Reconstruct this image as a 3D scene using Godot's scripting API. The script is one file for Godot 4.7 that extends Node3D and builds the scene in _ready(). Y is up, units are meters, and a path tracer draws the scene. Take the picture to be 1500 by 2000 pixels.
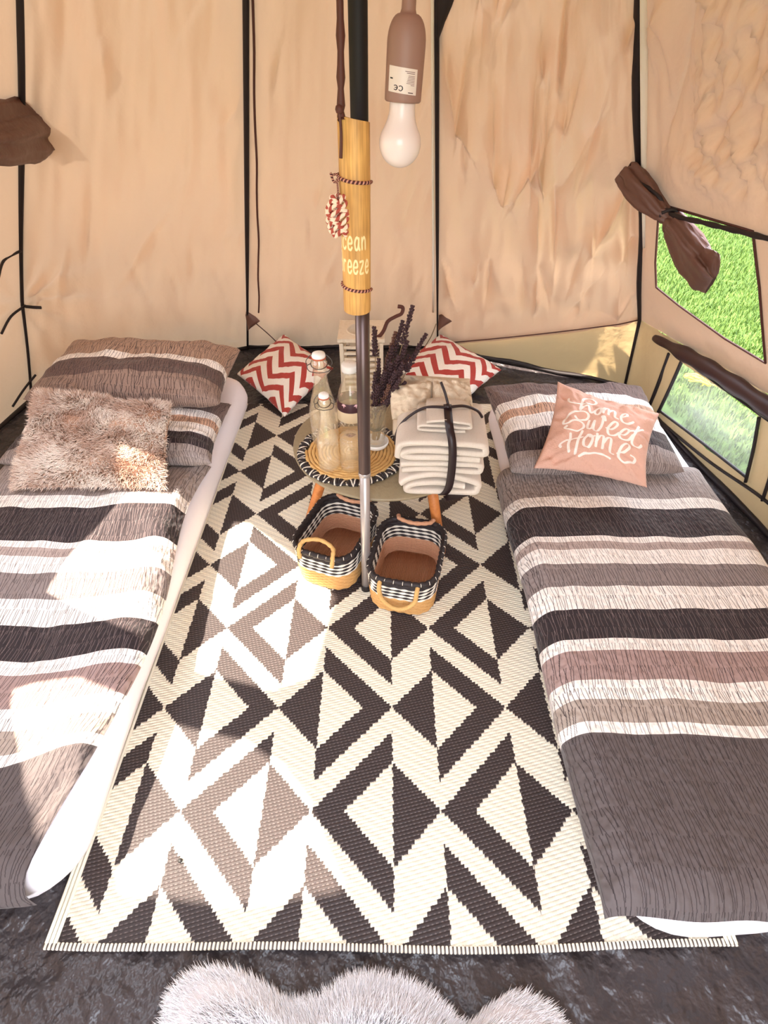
extends Node3D
# A tipi-shaped tent with two camp beds, seen from its door. Metres; y up; the helper P() takes x to the right, y up and z away from the door.

var M := {}
var rng := RandomNumberGenerator.new()
var nz := FastNoiseLite.new()
var taken := {}
const APEX_H := 2.4

func P(x: float, y: float, z: float) -> Vector3:
	return Vector3(x, y, -z)

# ---------------------------------------------------------------- nodes
func numbered(called: String) -> String:
	if not taken.has(called):
		taken[called] = 0
		return called
	taken[called] += 1
	return "%s_%03d" % [called, taken[called]]

func tag(o: Node, label: String, category: String, group := "") -> void:
	o.set_meta("label", label)
	o.set_meta("category", category)
	if group != "":
		o.set_meta("group", group)

func thing(called: String, label: String, category: String, at: Vector3, group := "") -> Node3D:
	var o := Node3D.new()
	o.name = numbered(called)
	add_child(o)
	o.position = at
	tag(o, label, category, group)
	return o

func obj(called: String, mesh: Mesh, mat: Material, parent: Node = null) -> MeshInstance3D:
	# parts are built in world coordinates; the shift keeps them there under their thing
	var o := MeshInstance3D.new()
	o.name = numbered(called) if parent == null else called
	o.mesh = mesh
	o.material_override = mat
	o.cast_shadow = GeometryInstance3D.SHADOW_CASTING_SETTING_ON
	if parent == null:
		add_child(o)
	else:
		parent.add_child(o, true)
		var t := Transform3D.IDENTITY
		var p: Node = parent
		while p is Node3D and p != self:
			t = (p as Node3D).transform * t
			p = p.get_parent()
		o.transform = t.affine_inverse()
	return o

func struct(called: String, mesh: Mesh, mat: Material, parent: Node = null) -> MeshInstance3D:
	var o := obj(called, mesh, mat, parent)
	o.set_meta("kind", "structure")
	return o

func strands(called: String, mesh: Mesh, mat: Material, xf: Array, cols: Array, parent: Node = null) -> MultiMeshInstance3D:
	var mm := MultiMesh.new()
	mm.transform_format = MultiMesh.TRANSFORM_3D
	mm.use_colors = true
	mm.mesh = mesh
	mm.instance_count = xf.size()
	for i in xf.size():
		mm.set_instance_transform(i, xf[i])
		mm.set_instance_color(i, cols[i])
	var o := MultiMeshInstance3D.new()
	o.name = numbered(called) if parent == null else called
	o.multimesh = mm
	o.material_override = mat
	if parent == null:
		add_child(o)
	else:
		parent.add_child(o, true)
		o.transform = (parent as Node3D).transform.affine_inverse()
	o.set_meta("kind", "stuff")
	return o

# ---------------------------------------------------------------- shapes
func begin() -> SurfaceTool:
	var st := SurfaceTool.new()
	st.begin(Mesh.PRIMITIVE_TRIANGLES)
	return st

func done(st: SurfaceTool) -> ArrayMesh:
	st.generate_normals()
	st.index()
	return st.commit()

func tri(st: SurfaceTool, a: Vector3, b: Vector3, c: Vector3, ua := Vector2.ZERO, ub := Vector2.ZERO, uc := Vector2.ZERO) -> void:
	st.set_uv(ua); st.add_vertex(a)
	st.set_uv(ub); st.add_vertex(b)
	st.set_uv(uc); st.add_vertex(c)

# a grid of points f(u, v), u and v from 0 to 1
func grid(st: SurfaceTool, nu: int, nv: int, f: Callable, flip := false) -> void:
	var pts := PackedVector3Array()
	for j in nv + 1:
		for i in nu + 1:
			var p: Vector3 = f.call(float(i) / nu, float(j) / nv)
			pts.append(p)
	for j in nv:
		for i in nu:
			var k := j * (nu + 1) + i
			var a := Vector2(float(i) / nu, float(j) / nv)
			var b := Vector2(float(i + 1) / nu, float(j) / nv)
			var c := Vector2(float(i + 1) / nu, float(j + 1) / nv)
			var d := Vector2(float(i) / nu, float(j + 1) / nv)
			if flip:
				tri(st, pts[k], pts[k + nu + 2], pts[k + 1], a, c, b)
				tri(st, pts[k], pts[k + nu + 1], pts[k + nu + 2], a, d, c)
			else:
				tri(st, pts[k], pts[k + 1], pts[k + nu + 2], a, b, c)
				tri(st, pts[k], pts[k + nu + 2], pts[k + nu + 1], a, c, d)

# a tube of changing radius along a path; rad is a number or a Callable of 0..1
func tube(st: SurfaceTool, path: Array, rad, seg := 8, closed := false, squash := 1.0) -> void:
	var n := path.size()
	var dirs: Array[Vector3] = []
	for i in n:
		var a: Vector3 = path[(i - 1 + n) % n] if (closed or i > 0) else path[0]
		var b: Vector3 = path[(i + 1) % n] if (closed or i < n - 1) else path[n - 1]
		var d := (b - a).normalized()
		dirs.append(d if d.length() > 0.5 else Vector3.UP)
	var side := dirs[0].cross(Vector3.UP)
	if side.length() < 0.1:
		side = dirs[0].cross(Vector3.RIGHT)
	side = side.normalized()
	var rings: Array = []
	for i in n:
		side = (side - dirs[i] * side.dot(dirs[i])).normalized()
		var up := dirs[i].cross(side)
		var r: float = rad if (rad is float or rad is int) else rad.call(float(i) / maxf(1.0, n - 1))
		var ring := PackedVector3Array()
		for k in seg:
			var an := TAU * k / seg
			var c: Vector3 = path[i]
			ring.append(c + side * cos(an) * r + up * sin(an) * r * squash)
		rings.append(ring)
	var m := n if closed else n - 1
	for i in m:
		var A: PackedVector3Array = rings[i]
		var B: PackedVector3Array = rings[(i + 1) % n]
		var v0 := float(i) / m
		var v1 := float(i + 1) / m
		for k in seg:
			var l := (k + 1) % seg
			var u0 := float(k) / seg
			var u1 := float(k + 1) / seg
			tri(st, A[k], A[l], B[l], Vector2(u0, v0), Vector2(u1, v0), Vector2(u1, v1))
			tri(st, A[k], B[l], B[k], Vector2(u0, v0), Vector2(u1, v1), Vector2(u0, v1))
	if not closed:
		for k in seg:
			var l := (k + 1) % seg
			tri(st, path[0], rings[0][l], rings[0][k])
			tri(st, path[n - 1], rings[n - 1][k], rings[n - 1][l])

func tube_mesh(path: Array, rad, seg := 8, closed := false, squash := 1.0) -> ArrayMesh:
	var st := begin()
	tube(st, path, rad, seg, closed, squash)
	return done(st)

func smooth_path(pts: Array, per := 6, closed := false) -> Array:
	var out: Array = []
	var n := pts.size()
	var m := n if closed else n - 1
	for i in m:
		var p0: Vector3 = pts[(i - 1 + n) % n] if (closed or i > 0) else pts[0]
		var p1: Vector3 = pts[i]
		var p2: Vector3 = pts[(i + 1) % n]
		var p3: Vector3 = pts[(i + 2) % n] if (closed or i + 2 < n) else pts[n - 1]
		for k in per:
			out.append(p1.cubic_interpolate(p2, p0, p3, float(k) / per))
	if not closed:
		out.append(pts[n - 1])
	return out

# profile: points (radius, height) from bottom to top, turned about an axis
func lathe(st: SurfaceTool, profile: Array, at: Vector3, seg := 32, axis := Vector3.UP, wave := 0.0, waves := 0) -> void:
	var b := Basis.IDENTITY
	if axis != Vector3.UP:
		b = Basis(Quaternion(Vector3.UP, axis.normalized()))
	var n := profile.size()
	grid(st, seg, n - 1, func(u, v):
		var i: int = clampi(roundi(v * (n - 1)), 0, n - 1)
		var q: Vector2 = profile[i]
		var an: float = TAU * (0.0 if u > 0.9999 else u)
		var r: float = q.x * (1.0 + wave * cos(an * waves))
		return at + b * Vector3(cos(an) * r, q.y, sin(an) * r), true)

func lathe_mesh(profile: Array, at: Vector3, seg := 32, axis := Vector3.UP) -> ArrayMesh:
	var st := begin()
	lathe(st, profile, at, seg, axis)
	return done(st)

# box with chamfered edges in its own frame
func box(st: SurfaceTool, at: Vector3, size: Vector3, b := Basis.IDENTITY, ch := 0.002) -> void:
	var h := size * 0.5
	ch = minf(ch, minf(h.x, minf(h.y, h.z)) * 0.6)
	st.set_smooth_group(-1)
	for ax in 3:
		for sg in [-1.0, 1.0]:
			var n := Vector3.ZERO; n[ax] = sg
			var a := Vector3.ZERO; a[(ax + 1) % 3] = 1.0
			var c := n.cross(a)
			var e := Vector3(h.x - ch, h.y - ch, h.z - ch)
			var o := n * h
			var q: Array = []
			for k in [[-1, -1], [1, -1], [1, 1], [-1, 1]]:
				q.append(at + b * (o + (a * k[0] + c * k[1]) * e))
			tri(st, q[0], q[2], q[1], Vector2(0, 0), Vector2(1, 1), Vector2(1, 0))
			tri(st, q[0], q[3], q[2], Vector2(0, 0), Vector2(0, 1), Vector2(1, 1))
	for ax in 3:
		var i := (ax + 1) % 3
		var j := (ax + 2) % 3
		for si in [-1.0, 1.0]:
			for sj in [-1.0, 1.0]:
				var q: Array = []
				for k in [[-1, 0], [1, 0], [1, 1], [-1, 1]]:
					var v := Vector3.ZERO
					v[ax] = k[0] * (h[ax] - ch)
					v[i] = si * (h[i] - (ch if k[1] == 0 else 0.0))
					v[j] = sj * (h[j] - (0.0 if k[1] == 0 else ch))
					q.append(at + b * v)
				if si * sj < 0:
					q.reverse()
				tri(st, q[0], q[1], q[2]); tri(st, q[0], q[2], q[3])
	for sx in [-1.0, 1.0]:
		for sy in [-1.0, 1.0]:
			for sz in [-1.0, 1.0]:
				var s := Vector3(sx, sy, sz)
				var v0 := at + b * (s * Vector3(h.x, h.y - ch, h.z - ch))
				var v1 := at + b * (s * Vector3(h.x - ch, h.y, h.z - ch))
				var v2 := at + b * (s * Vector3(h.x - ch, h.y - ch, h.z))
				if sx * sy * sz > 0: tri(st, v0, v2, v1)
				else: tri(st, v0, v1, v2)
	st.set_smooth_group(0)

func box_mesh(at: Vector3, size: Vector3, b := Basis.IDENTITY, ch := 0.002) -> ArrayMesh:
	var st := begin()
	box(st, at, size, b, ch)
	return done(st)

# points round a rounded rectangle in the xz plane
func rounded_rect(w: float, d: float, r: float, per := 8, inset := 0.0) -> PackedVector2Array:
	var out := PackedVector2Array()
	var hw := w * 0.5 - r
	var hd := d * 0.5 - r
	var rr := maxf(r - inset, 0.001)
	if inset > r:
		hw = maxf(hw - (inset - r), 0.001); hd = maxf(hd - (inset - r), 0.001)
	var mids := 10
	for c in 4:
		var cx: float = [hw, -hw, -hw, hw][c]
		var cy: float = [hd, hd, -hd, -hd][c]
		for k in per + 1:
			var an := PI * 0.5 * c + PI * 0.5 * k / per
			out.append(Vector2(cx + cos(an) * rr, cy + sin(an) * rr))
		var nx: float = [-hw, -hw, hw, hw][c]
		var ny: float = [hd, -hd, -hd, hd][c]
		var an2 := PI * 0.5 * (c + 1)
		var e0 := out[out.size() - 1]
		var e1 := Vector2(nx + cos(an2) * rr, ny + sin(an2) * rr)
		for k in range(1, mids):
			out.append(e0.lerp(e1, float(k) / mids))
	return out

# a slab with a rounded-rectangle plan; prof lists (inset, height)
func slab(st: SurfaceTool, at: Vector3, yaw: float, w: float, d: float, r: float, prof: Array, bump = null) -> void:
	var rings: Array = []
	var b := Basis(Vector3.UP, yaw)
	for q in prof:
		var ring := PackedVector3Array()
		for p in rounded_rect(w, d, r, 8, q.x):
			var v := Vector3(p.x, q.y, p.y)
			if bump != null:
				v += bump.call(v)
			ring.append(at + b * v)
		rings.append(ring)
	var n: int = rings[0].size()
	for i in rings.size() - 1:
		for k in n:
			var l := (k + 1) % n
			tri(st, rings[i][k], rings[i + 1][l], rings[i][l])
			tri(st, rings[i][k], rings[i + 1][k], rings[i + 1][l])
	for e in [0, rings.size() - 1]:
		var c := Vector3.ZERO
		for p in rings[e]: c += p
		c /= n
		for k in n:
			var l := (k + 1) % n
			if e == 0: tri(st, c, rings[e][k], rings[e][l])
			else: tri(st, c, rings[e][l], rings[e][k])

# a stuffed cushion between four corners (top left, top right, bottom right, bottom left as one reads it)
func cushion(st: SurfaceTool, tl: Vector3, tr: Vector3, br: Vector3, bl: Vector3, thick: float, pin := 0.08, n := 36, rough := 0.004, seed_at := 0.0, sag = null, pw := 0.42, even := false) -> void:
	var nrm := (bl - tl).cross(tr - tl).normalized()
	for side in [1.0, -1.0]:
		grid(st, n, n, func(u, v):
			# denser towards the edge
			var s: float = -cos(PI * u)
			var t: float = -cos(PI * v)
			s = lerpf(s, u * 2 - 1, 1.0 if even else 0.45); t = lerpf(t, v * 2 - 1, 1.0 if even else 0.45)
			var ss: float = s * (1.0 - pin * (1.0 - t * t))
			var tt: float = t * (1.0 - pin * (1.0 - s * s))
			var a := (ss + 1) * 0.5
			var c := (tt + 1) * 0.5
			var base: Vector3 = tl.lerp(tr, a).lerp(bl.lerp(br, a), c)
			var e: float = maxf(0.0, (1 - s * s) * (1 - t * t))
			var h := pow(e, pw)
			var w := nz.get_noise_3d(s * 90 + seed_at, t * 90, side * 40) * rough * 3.0 * minf(1.0, e * 6)
			# puckers that run in from the rim
			w += sin(atan2(t, s) * 17.0 + nz.get_noise_2d(s * 60, t * 60 + seed_at) * 5.0) * rough * pow(1.0 - h, 1.0) * minf(1.0, e * 12)
			var p = base + nrm * side * (thick * 0.5 * h + w)
			if sag != null:
				p = sag.call(p)
			return p, side < 0)

func sm(a: float, b: float, x: float) -> float:
	return smoothstep(a, b, x)

# ---------------------------------------------------------------- materials
func mat(c: Color, rough := 0.8, metal := 0.0) -> StandardMaterial3D:
	var m := StandardMaterial3D.new()
	m.albedo_color = c
	m.roughness = rough
	m.metallic = metal
	return m

func noise_tex(freq: float, octaves := 4, as_normal := false, strength := 4.0, size := 512, seed_ := 1, ramp: Gradient = null) -> NoiseTexture2D:
	var n := FastNoiseLite.new()
	n.noise_type = FastNoiseLite.TYPE_SIMPLEX_SMOOTH
	n.frequency = freq
	n.fractal_octaves = octaves
	n.seed = seed_
	var t := NoiseTexture2D.new()
	t.width = size; t.height = size
	t.seamless = true
	t.noise = n
	if as_normal:
		t.as_normal_map = true
		t.bump_strength = strength
	if ramp: t.color_ramp = ramp
	return t

func ramp(cols: Array) -> Gradient:
	var g := Gradient.new()
	var offs := PackedFloat32Array()
	var cc := PackedColorArray()
	for i in cols.size():
		offs.append(float(i) / (cols.size() - 1)); cc.append(cols[i])
	g.offsets = offs; g.colors = cc
	return g

func img_mat(im: Image, rough := 0.85) -> StandardMaterial3D:
	var m := StandardMaterial3D.new()
	m.albedo_texture = ImageTexture.create_from_image(im)
	m.roughness = rough
	return m

func cloth(m: StandardMaterial3D, weave: Texture2D, scale := 40.0, strength := 0.5) -> StandardMaterial3D:
	m.normal_enabled = true
	m.normal_texture = weave
	m.normal_scale = strength
	m.rim_enabled = true
	m.rim = 0.25
	m.rim_tint = 0.6
	return m

func tri_scale(m: StandardMaterial3D, s: float) -> StandardMaterial3D:
	m.uv1_triplanar = true
	m.uv1_world_triplanar = false
	m.uv1_scale = Vector3(s, s, s)
	return m

func grained(cols: Array, s: float, freq: Vector2, rough: float, seed_: int, strength := 0.6) -> StandardMaterial3D:
	# straw, wood and stone tones: a noise ramp laid on all three planes
	var m := mat(Color.WHITE, rough)
	m.albedo_texture = noise_tex(freq.x, 4, false, 4, 256, seed_, ramp(cols))
	m.normal_enabled = true
	m.normal_texture = noise_tex(freq.y, 3, true, 5.0, 256, seed_ + 7)
	m.normal_scale = strength
	return tri_scale(m, s)

func stamp(im: Image, x: float, y: float, r: float, c: Color) -> void:
	var w := im.get_width()
	var h := im.get_height()
	for j in range(maxi(0, int(y - r - 1)), mini(h, int(y + r + 2))):
		for i in range(maxi(0, int(x - r - 1)), mini(w, int(x + r + 2))):
			var a := clampf(r + 0.5 - Vector2(i + 0.5 - x, j + 0.5 - y).length(), 0.0, 1.0) * c.a
			if a > 0.0:
				var o := im.get_pixel(i, j)
				var k := Color(c.r, c.g, c.b, 1.0)
				im.set_pixel(i, j, o.lerp(k, a))

func stroke(im: Image, text: String, origin: Vector2, scale: Vector2, r: float, c: Color, swell := 0.25) -> void:
	var pts: Array = []
	for w in text.split(" ", false):
		var ab := w.split(",")
		pts.append(Vector3(origin.x + float(ab[0]) * scale.x, origin.y + float(ab[1]) * scale.y, 0))
	var path := smooth_path(pts, 10)
	for i in path.size() - 1:
		var a: Vector3 = path[i]
		var b: Vector3 = path[i + 1]
		var n := maxi(1, int(a.distance_to(b) / maxf(0.8, r * 0.35)))
		for k in n:
			var p := a.lerp(b, float(k) / n)
			# pen strokes swell where they run down
			var down := absf((b - a).normalized().y)
			stamp(im, p.x, p.y, r * (1.0 - swell + 2 * swell * down), c)

# letters as pen strokes on a 0..100 square
const PEN := {
	"O": ["50,2 12,20 8,55 25,92 60,96 90,70 88,30 50,2"], "c": ["85,52 55,40 20,58 22,88 55,98 86,86"],
	"e": ["15,70 80,66 72,44 42,40 16,64 24,92 58,98 84,86"], "a": ["80,48 45,40 16,62 26,94 58,92 80,60", "80,44 78,80 92,97"],
	"n": ["16,42 18,97", "18,62 48,40 74,52 78,97"], "B": ["14,4 14,96", "14,6 60,8 62,40 16,46", "16,46 76,54 70,92 14,96"],
	"r": ["18,42 20,97", "20,64 46,42 76,46"], "z": ["18,44 80,44 20,96 84,96"], "C": ["90,18 50,4 12,40 18,80 52,98 90,84"], "E": ["88,14 46,6 14,40 16,72 48,96 90,86", "18,51 70,51"],
}

func pen_text(im: Image, s: String, at: Vector2, size: Vector2, step: float, r: float, c: Color) -> void:
	for i in s.length():
		for line in PEN.get(s[i], []):
			stroke(im, line, at + Vector2(step * i, 0), size / 100.0, r, c, 0.1)

func rug_dark(u: float, w: float) -> bool:
	for k in 2:
		var r := floori(w) + k
		var v := absf(w - r)
		var q := u if posmod(r, 2) == 0 else 0.63 - u
		q -= floorf(q)
		if q < 0.63:
			if v < 1.175 * q and not (q > 0.256 and v < 1.175 * (q - 0.256)):
				return true
		elif v < 1.175 * (1.0 - q):
			return true
	return false

func rug_images() -> Array:
	var W := 1360
	var H := 2040
	var col := PackedByteArray(); col.resize(W * H * 3)
	var hgt := PackedByteArray(); hgt.resize(W * H)
	var cr := [243, 234, 212]
	var dk := [53, 42, 41]
	for j in H:
		var z := (1.0 - (j + 0.5) / H) * 1.8
		for i in W:
			var x := (i + 0.5) / W * 1.2 - 0.6
			# slanting ribs of straw, each one carried at one tone across its width
			var q := (z - 0.24 * x) / 0.0068
			var rib := floorf(q)
			var f := q - rib
			var zc := (rib + 0.5) * 0.0068 + 0.24 * x
			var cell := floorf(x / 0.0042 + rib * 0.5)
			var dark := rug_dark((x - 0.013 + 0.1728 + fposmod(rib * 0.37, 1.0) * 0.004) / 0.2655, (zc + 0.214 - 0.4268) / 0.2253)
			var bulge := 4.0 * f * (1.0 - f)
			var tone := 0.95 + 0.05 * sin(cell * 1.1 + rib * 1.7)
			var a: Array = dk if dark else cr
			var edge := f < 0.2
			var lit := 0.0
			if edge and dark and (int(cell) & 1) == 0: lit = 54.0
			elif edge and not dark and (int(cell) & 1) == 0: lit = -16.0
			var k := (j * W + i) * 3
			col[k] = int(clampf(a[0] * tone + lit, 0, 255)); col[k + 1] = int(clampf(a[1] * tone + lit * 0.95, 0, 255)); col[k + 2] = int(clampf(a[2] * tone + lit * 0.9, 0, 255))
			hgt[j * W + i] = int(clampf(50 + 180 * sqrt(bulge) - (10.0 if fposmod(x / 0.0042 + rib * 0.5, 1.0) < 0.2 else 0.0), 0, 255))
	return [Image.create_from_data(W, H, false, Image.FORMAT_RGB8, col), Image.create_from_data(W, H, false, Image.FORMAT_L8, hgt)]

# printed cotton: stripes across (end, ground colour, line colour), thin scratchy lines down them
func striped(W: int, H: int, stripes: Array, gap: float, seed_: int, len_px := 60.0) -> Image:
	var im := Image.create(W, H, false, Image.FORMAT_RGB8)
	var y0 := 0
	for s in stripes:
		var y1 := int(s[0] * H)
		im.fill_rect(Rect2i(0, y0, W, y1 - y0), s[1])
		y0 = y1
	var r := RandomNumberGenerator.new()
	r.seed = seed_
	var y := -len_px
	while y < H:
		var rows := len_px * r.randf_range(0.75, 1.2)
		var x := 0.0
		var lean := r.randf_range(-0.1, 0.1)
		while x < W:
			var dx := lean + r.randf_range(-0.14, 0.14)
			var l := rows * r.randf_range(0.8, 1.35)
			var wob := r.randf_range(-2.5, 2.5)
			for k in int(l):
				var yy := int(y + k)
				if yy < 0 or yy >= H: continue
				var v := float(yy) / H
				var c: Color = stripes[stripes.size() - 1][2]
				for s in stripes:
					if v < s[0]:
						c = s[2]
						break
				var xx := int(x + dx * k + wob * sin(k * 3.1 / l))
				if xx >= 0 and xx < W - 1:
					im.set_pixel(xx, yy, im.get_pixel(xx, yy).lerp(c, c.a))
					im.set_pixel(xx + 1, yy, im.get_pixel(xx + 1, yy).lerp(c, c.a * 0.3))
			x += gap * r.randf_range(0.6, 1.4)
		y += rows
	return im

func materials() -> void:
	nz.noise_type = FastNoiseLite.TYPE_SIMPLEX_SMOOTH
	nz.frequency = 0.02
	nz.fractal_octaves = 3
	nz.seed = 5
	rng.seed = 77
	var weave := noise_tex(0.22, 2, true, 2.0, 256, 3)
	var crumple := noise_tex(0.012, 5, true, 9.0, 512, 11)
	# tent cloth: daylight comes through it
	var fab := mat(Color(0.845, 0.69, 0.555), 0.6)
	fab.backlight_enabled = true
	fab.backlight = Color(0.25, 0.222, 0.19)
	fab.normal_enabled = true
	fab.normal_texture = crumple
	fab.normal_scale = 0.45
	tri_scale(fab, 1.4)
	M.fabric = fab
	var kh := fab.duplicate() as StandardMaterial3D
	kh.albedo_color = Color(0.80, 0.69, 0.50)
	kh.backlight = Color(0.22, 0.20, 0.16)
	kh.normal_scale = 0.25
	M.khaki = kh
	var fl := fab.duplicate() as StandardMaterial3D
	fl.albedo_color = Color(0.40, 0.27, 0.225)
	fl.backlight = Color(0.16, 0.12, 0.10)
	fl.roughness = 0.45
	M.flap = fl
	M.flap_dark = mat(Color(0.20, 0.10, 0.09), 0.5)
	M.piping = mat(Color(0.10, 0.055, 0.065), 0.6)
	M.brown_trim = mat(Color(0.30, 0.15, 0.12), 0.6)
	M.white_trim = mat(Color(0.95, 0.92, 0.86), 0.7)
	var gs := mat(Color(0.25, 0.225, 0.23), 0.40)
	gs.normal_enabled = true
	gs.normal_texture = noise_tex(0.009, 6, true, 14.0, 512, 21)
	gs.normal_scale = 1.5
	gs.roughness_texture = noise_tex(0.03, 4, false, 4, 256, 5, ramp([Color(0.75, 0.75, 0.75), Color(1, 1, 1)]))
	tri_scale(gs, 1.6)
	M.groundsheet = gs
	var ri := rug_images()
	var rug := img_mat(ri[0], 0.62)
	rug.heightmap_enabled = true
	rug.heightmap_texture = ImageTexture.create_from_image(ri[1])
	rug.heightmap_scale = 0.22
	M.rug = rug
	M.rug_white = mat(Color(0.91, 0.88, 0.80), 0.6)
	M.rug_grey = mat(Color(0.36, 0.32, 0.31), 0.6)
	M.sheet = cloth(mat(Color(0.95, 0.93, 0.95), 0.85), weave, 40, 0.3)
	var ink := Color(0.10, 0.06, 0.07, 0.85)
	var pale := Color(0.62, 0.55, 0.53, 0.75)
	var wh := Color(0.95, 0.925, 0.90)
	var dk := Color(0.14, 0.088, 0.105)
	var g1 := Color(0.62, 0.57, 0.55)
	var g2 := Color(0.70, 0.63, 0.60)
	var g3 := Color(0.54, 0.49, 0.475)
	var ft := Color(0.355, 0.315, 0.31)
	var thin := Color(0.12, 0.08, 0.09, 0.6)
	M.duvet = cloth(img_mat(striped(1024, 1536, [
		[0.155, g1, ink], [0.195, wh, thin], [0.297, dk, pale], [0.315, wh, thin], [0.338, g2, thin], [0.382, wh, thin], [0.444, g3, ink], [0.502, wh, ink], [0.573, dk, pale],
		[0.600, wh, thin], [0.662, Color(0.64, 0.54, 0.52), ink], [0.698, wh, ink], [0.737, Color(0.66, 0.60, 0.56), ink], [0.757, wh, thin], [1.0, ft, ink]], 10.0, 3, 66), 0.85), weave)
	M.pillow = cloth(img_mat(striped(768, 640, [
		[0.36, Color(0.46, 0.38, 0.36), ink], [0.45, wh, thin], [0.53, Color(0.80, 0.64, 0.54), ink], [0.65, wh, thin], [0.82, dk, pale], [1.0, g1, ink]], 8.0, 8, 60), 0.85), weave)
	M.pillow_back = cloth(img_mat(striped(768, 640, [
		[0.50, Color(0.68, 0.56, 0.48), ink], [0.57, wh, thin], [0.76, Color(0.40, 0.31, 0.29), ink], [1.0, Color(0.58, 0.48, 0.43), ink]], 8.0, 9, 60), 0.85), weave)
	# chevron print
	var cim := Image.create(512, 512, false, Image.FORMAT_RGB8)
	for j in 512:
		for i in 512:
			var u := i / 512.0
			var t := fposmod(u * 2.6 + 0.15, 1.0)
			var tr := 1.0 - absf(t * 2 - 1)
			var f := fposmod(j / 512.0 * 5.0 - tr * 0.96 + 0.5, 1.0)
			cim.set_pixel(i, j, Color(0.70, 0.24, 0.21) if f < 0.46 else Color(0.965, 0.94, 0.90))
	M.chevron = cloth(img_mat(cim, 0.85), weave)
	# lettered cushion
	var pim := Image.create(1024, 1024, false, Image.FORMAT_RGB8)
	pim.fill(Color(0.88, 0.705, 0.63))
	for line in [
		"143,141 151,183 187,207 252,199 338,166 402,135 418,100 383,79 323,80 291,116 284,170 280,283 306,223 344,198 362,219 373,266 391,293 421,266",
		"457,201 428,235 424,282 450,306 476,280 480,227 457,201 488,211", "506,185 504,282", "502,254 524,197 547,200 557,280", "555,246 587,194 612,208 620,281 655,293",
		"681,255 727,215 721,181 690,198 676,262 704,311 760,304 798,250",
		"244,379 274,406 329,393 372,351 355,306 288,303 206,349 149,423 146,466 196,460 269,424 337,434 346,486 296,523 218,533 171,516 186,493",
		"388,384 382,452 397,491 426,465 440,388 441,471 476,504 509,444 518,362 504,333 525,323 540,357", "561,440 614,433 659,373 644,343 603,368 578,444 599,505 652,500 690,449",
		"684,468 739,462 776,404 753,377 712,413 694,487 730,522 782,500 820,437", "857,284 835,409 820,495 845,534 893,531 917,487", "785,401 856,356 904,283",
		"241,573 252,632 251,706 275,783", "346,529 330,619 330,704 335,798", "185,725 172,700 219,663 307,626 367,598",
		"410,563 382,636 395,706 438,715 459,645 452,583 423,561 437,593 473,574", "493,538 501,689", "495,635 523,561 556,564 563,704", "560,638 596,562 629,565 634,705 672,719",
		"704,697 762,659 806,590 790,549 749,584 718,671 721,747 781,776 849,736 872,674 826,655", "375,816 432,775 530,759 648,788"]:
		stroke(pim, line, Vector2(-10, 48), Vector2(1.05, 1.05), 10.5, Color(0.99, 0.96, 0.93), 0.28)
	M.pink = cloth(img_mat(pim, 0.85), weave)
	M.fur = mat(Color(1, 1, 1), 0.85)
	M.fur.vertex_color_use_as_albedo = true
	M.fur_base = mat(Color(0.74, 0.58, 0.48), 0.95)
	M.wool_base = mat(Color(0.88, 0.86, 0.87), 0.95)
	M.steel = mat(Color(0.72, 0.69, 0.68), 0.32, 0.6)
	M.steel_dark = mat(Color(0.36, 0.30, 0.29), 0.35, 0.75)
	M.pole_black = mat(Color(0.07, 0.04, 0.05), 0.65)
	M.table_top = grained([Color(0.52, 0.46, 0.36), Color(0.56, 0.50, 0.39), Color(0.50, 0.44, 0.34)], 6, Vector2(0.02, 0.1), 0.5, 31, 0.15)
	M.leg_wood = grained([Color(0.72, 0.42, 0.20), Color(0.80, 0.50, 0.26), Color(0.66, 0.36, 0.16)], 5, Vector2(0.03, 0.1), 0.5, 32, 0.2)
	M.jute = grained([Color(0.70, 0.52, 0.30), Color(0.85, 0.68, 0.42), Color(0.76, 0.58, 0.35)], 22, Vector2(0.05, 0.12), 0.8, 33)
	M.straw = grained([Color(0.66, 0.47, 0.27), Color(0.82, 0.63, 0.38), Color(0.72, 0.52, 0.31)], 22, Vector2(0.05, 0.12), 0.75, 34)
	M.straw_brown = grained([Color(0.66, 0.44, 0.34), Color(0.85, 0.63, 0.48), Color(0.74, 0.52, 0.40)], 18, Vector2(0.05, 0.15), 0.8, 35)
	M.straw_black = grained([Color(0.09, 0.06, 0.065), Color(0.16, 0.12, 0.12), Color(0.11, 0.075, 0.08)], 22, Vector2(0.05, 0.12), 0.6, 36)
	M.straw_white = grained([Color(0.88, 0.83, 0.76), Color(0.95, 0.91, 0.85), Color(0.90, 0.85, 0.78)], 22, Vector2(0.05, 0.12), 0.7, 37)
	M.terry = grained([Color(0.83, 0.77, 0.70), Color(0.88, 0.83, 0.77), Color(0.85, 0.79, 0.73)], 16, Vector2(0.05, 0.3), 0.95, 38, 1.2)
	M.terry_fluffy = grained([Color(0.80, 0.70, 0.58), Color(0.90, 0.82, 0.71), Color(0.85, 0.76, 0.65)], 14, Vector2(0.06, 0.25), 0.98, 39, 1.6)
	M.ribbon = mat(Color(0.13, 0.06, 0.075), 0.45)
	var glass := mat(Color(1.0, 0.965, 0.88, 0.0), 0.02)
	glass.refraction_enabled = true
	glass.refraction_scale = 0.047
	M.glass_solid = glass
	var gl := mat(Color(0.98, 0.90, 0.74, 0.10), 0.06)
	gl.transparency = BaseMaterial3D.TRANSPARENCY_ALPHA
	M.glass = gl
	var pane := mat(Color(0.95, 0.97, 0.93, 0.18), 0.2)
	pane.transparency = BaseMaterial3D.TRANSPARENCY_ALPHA
	M.pane = pane
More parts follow.
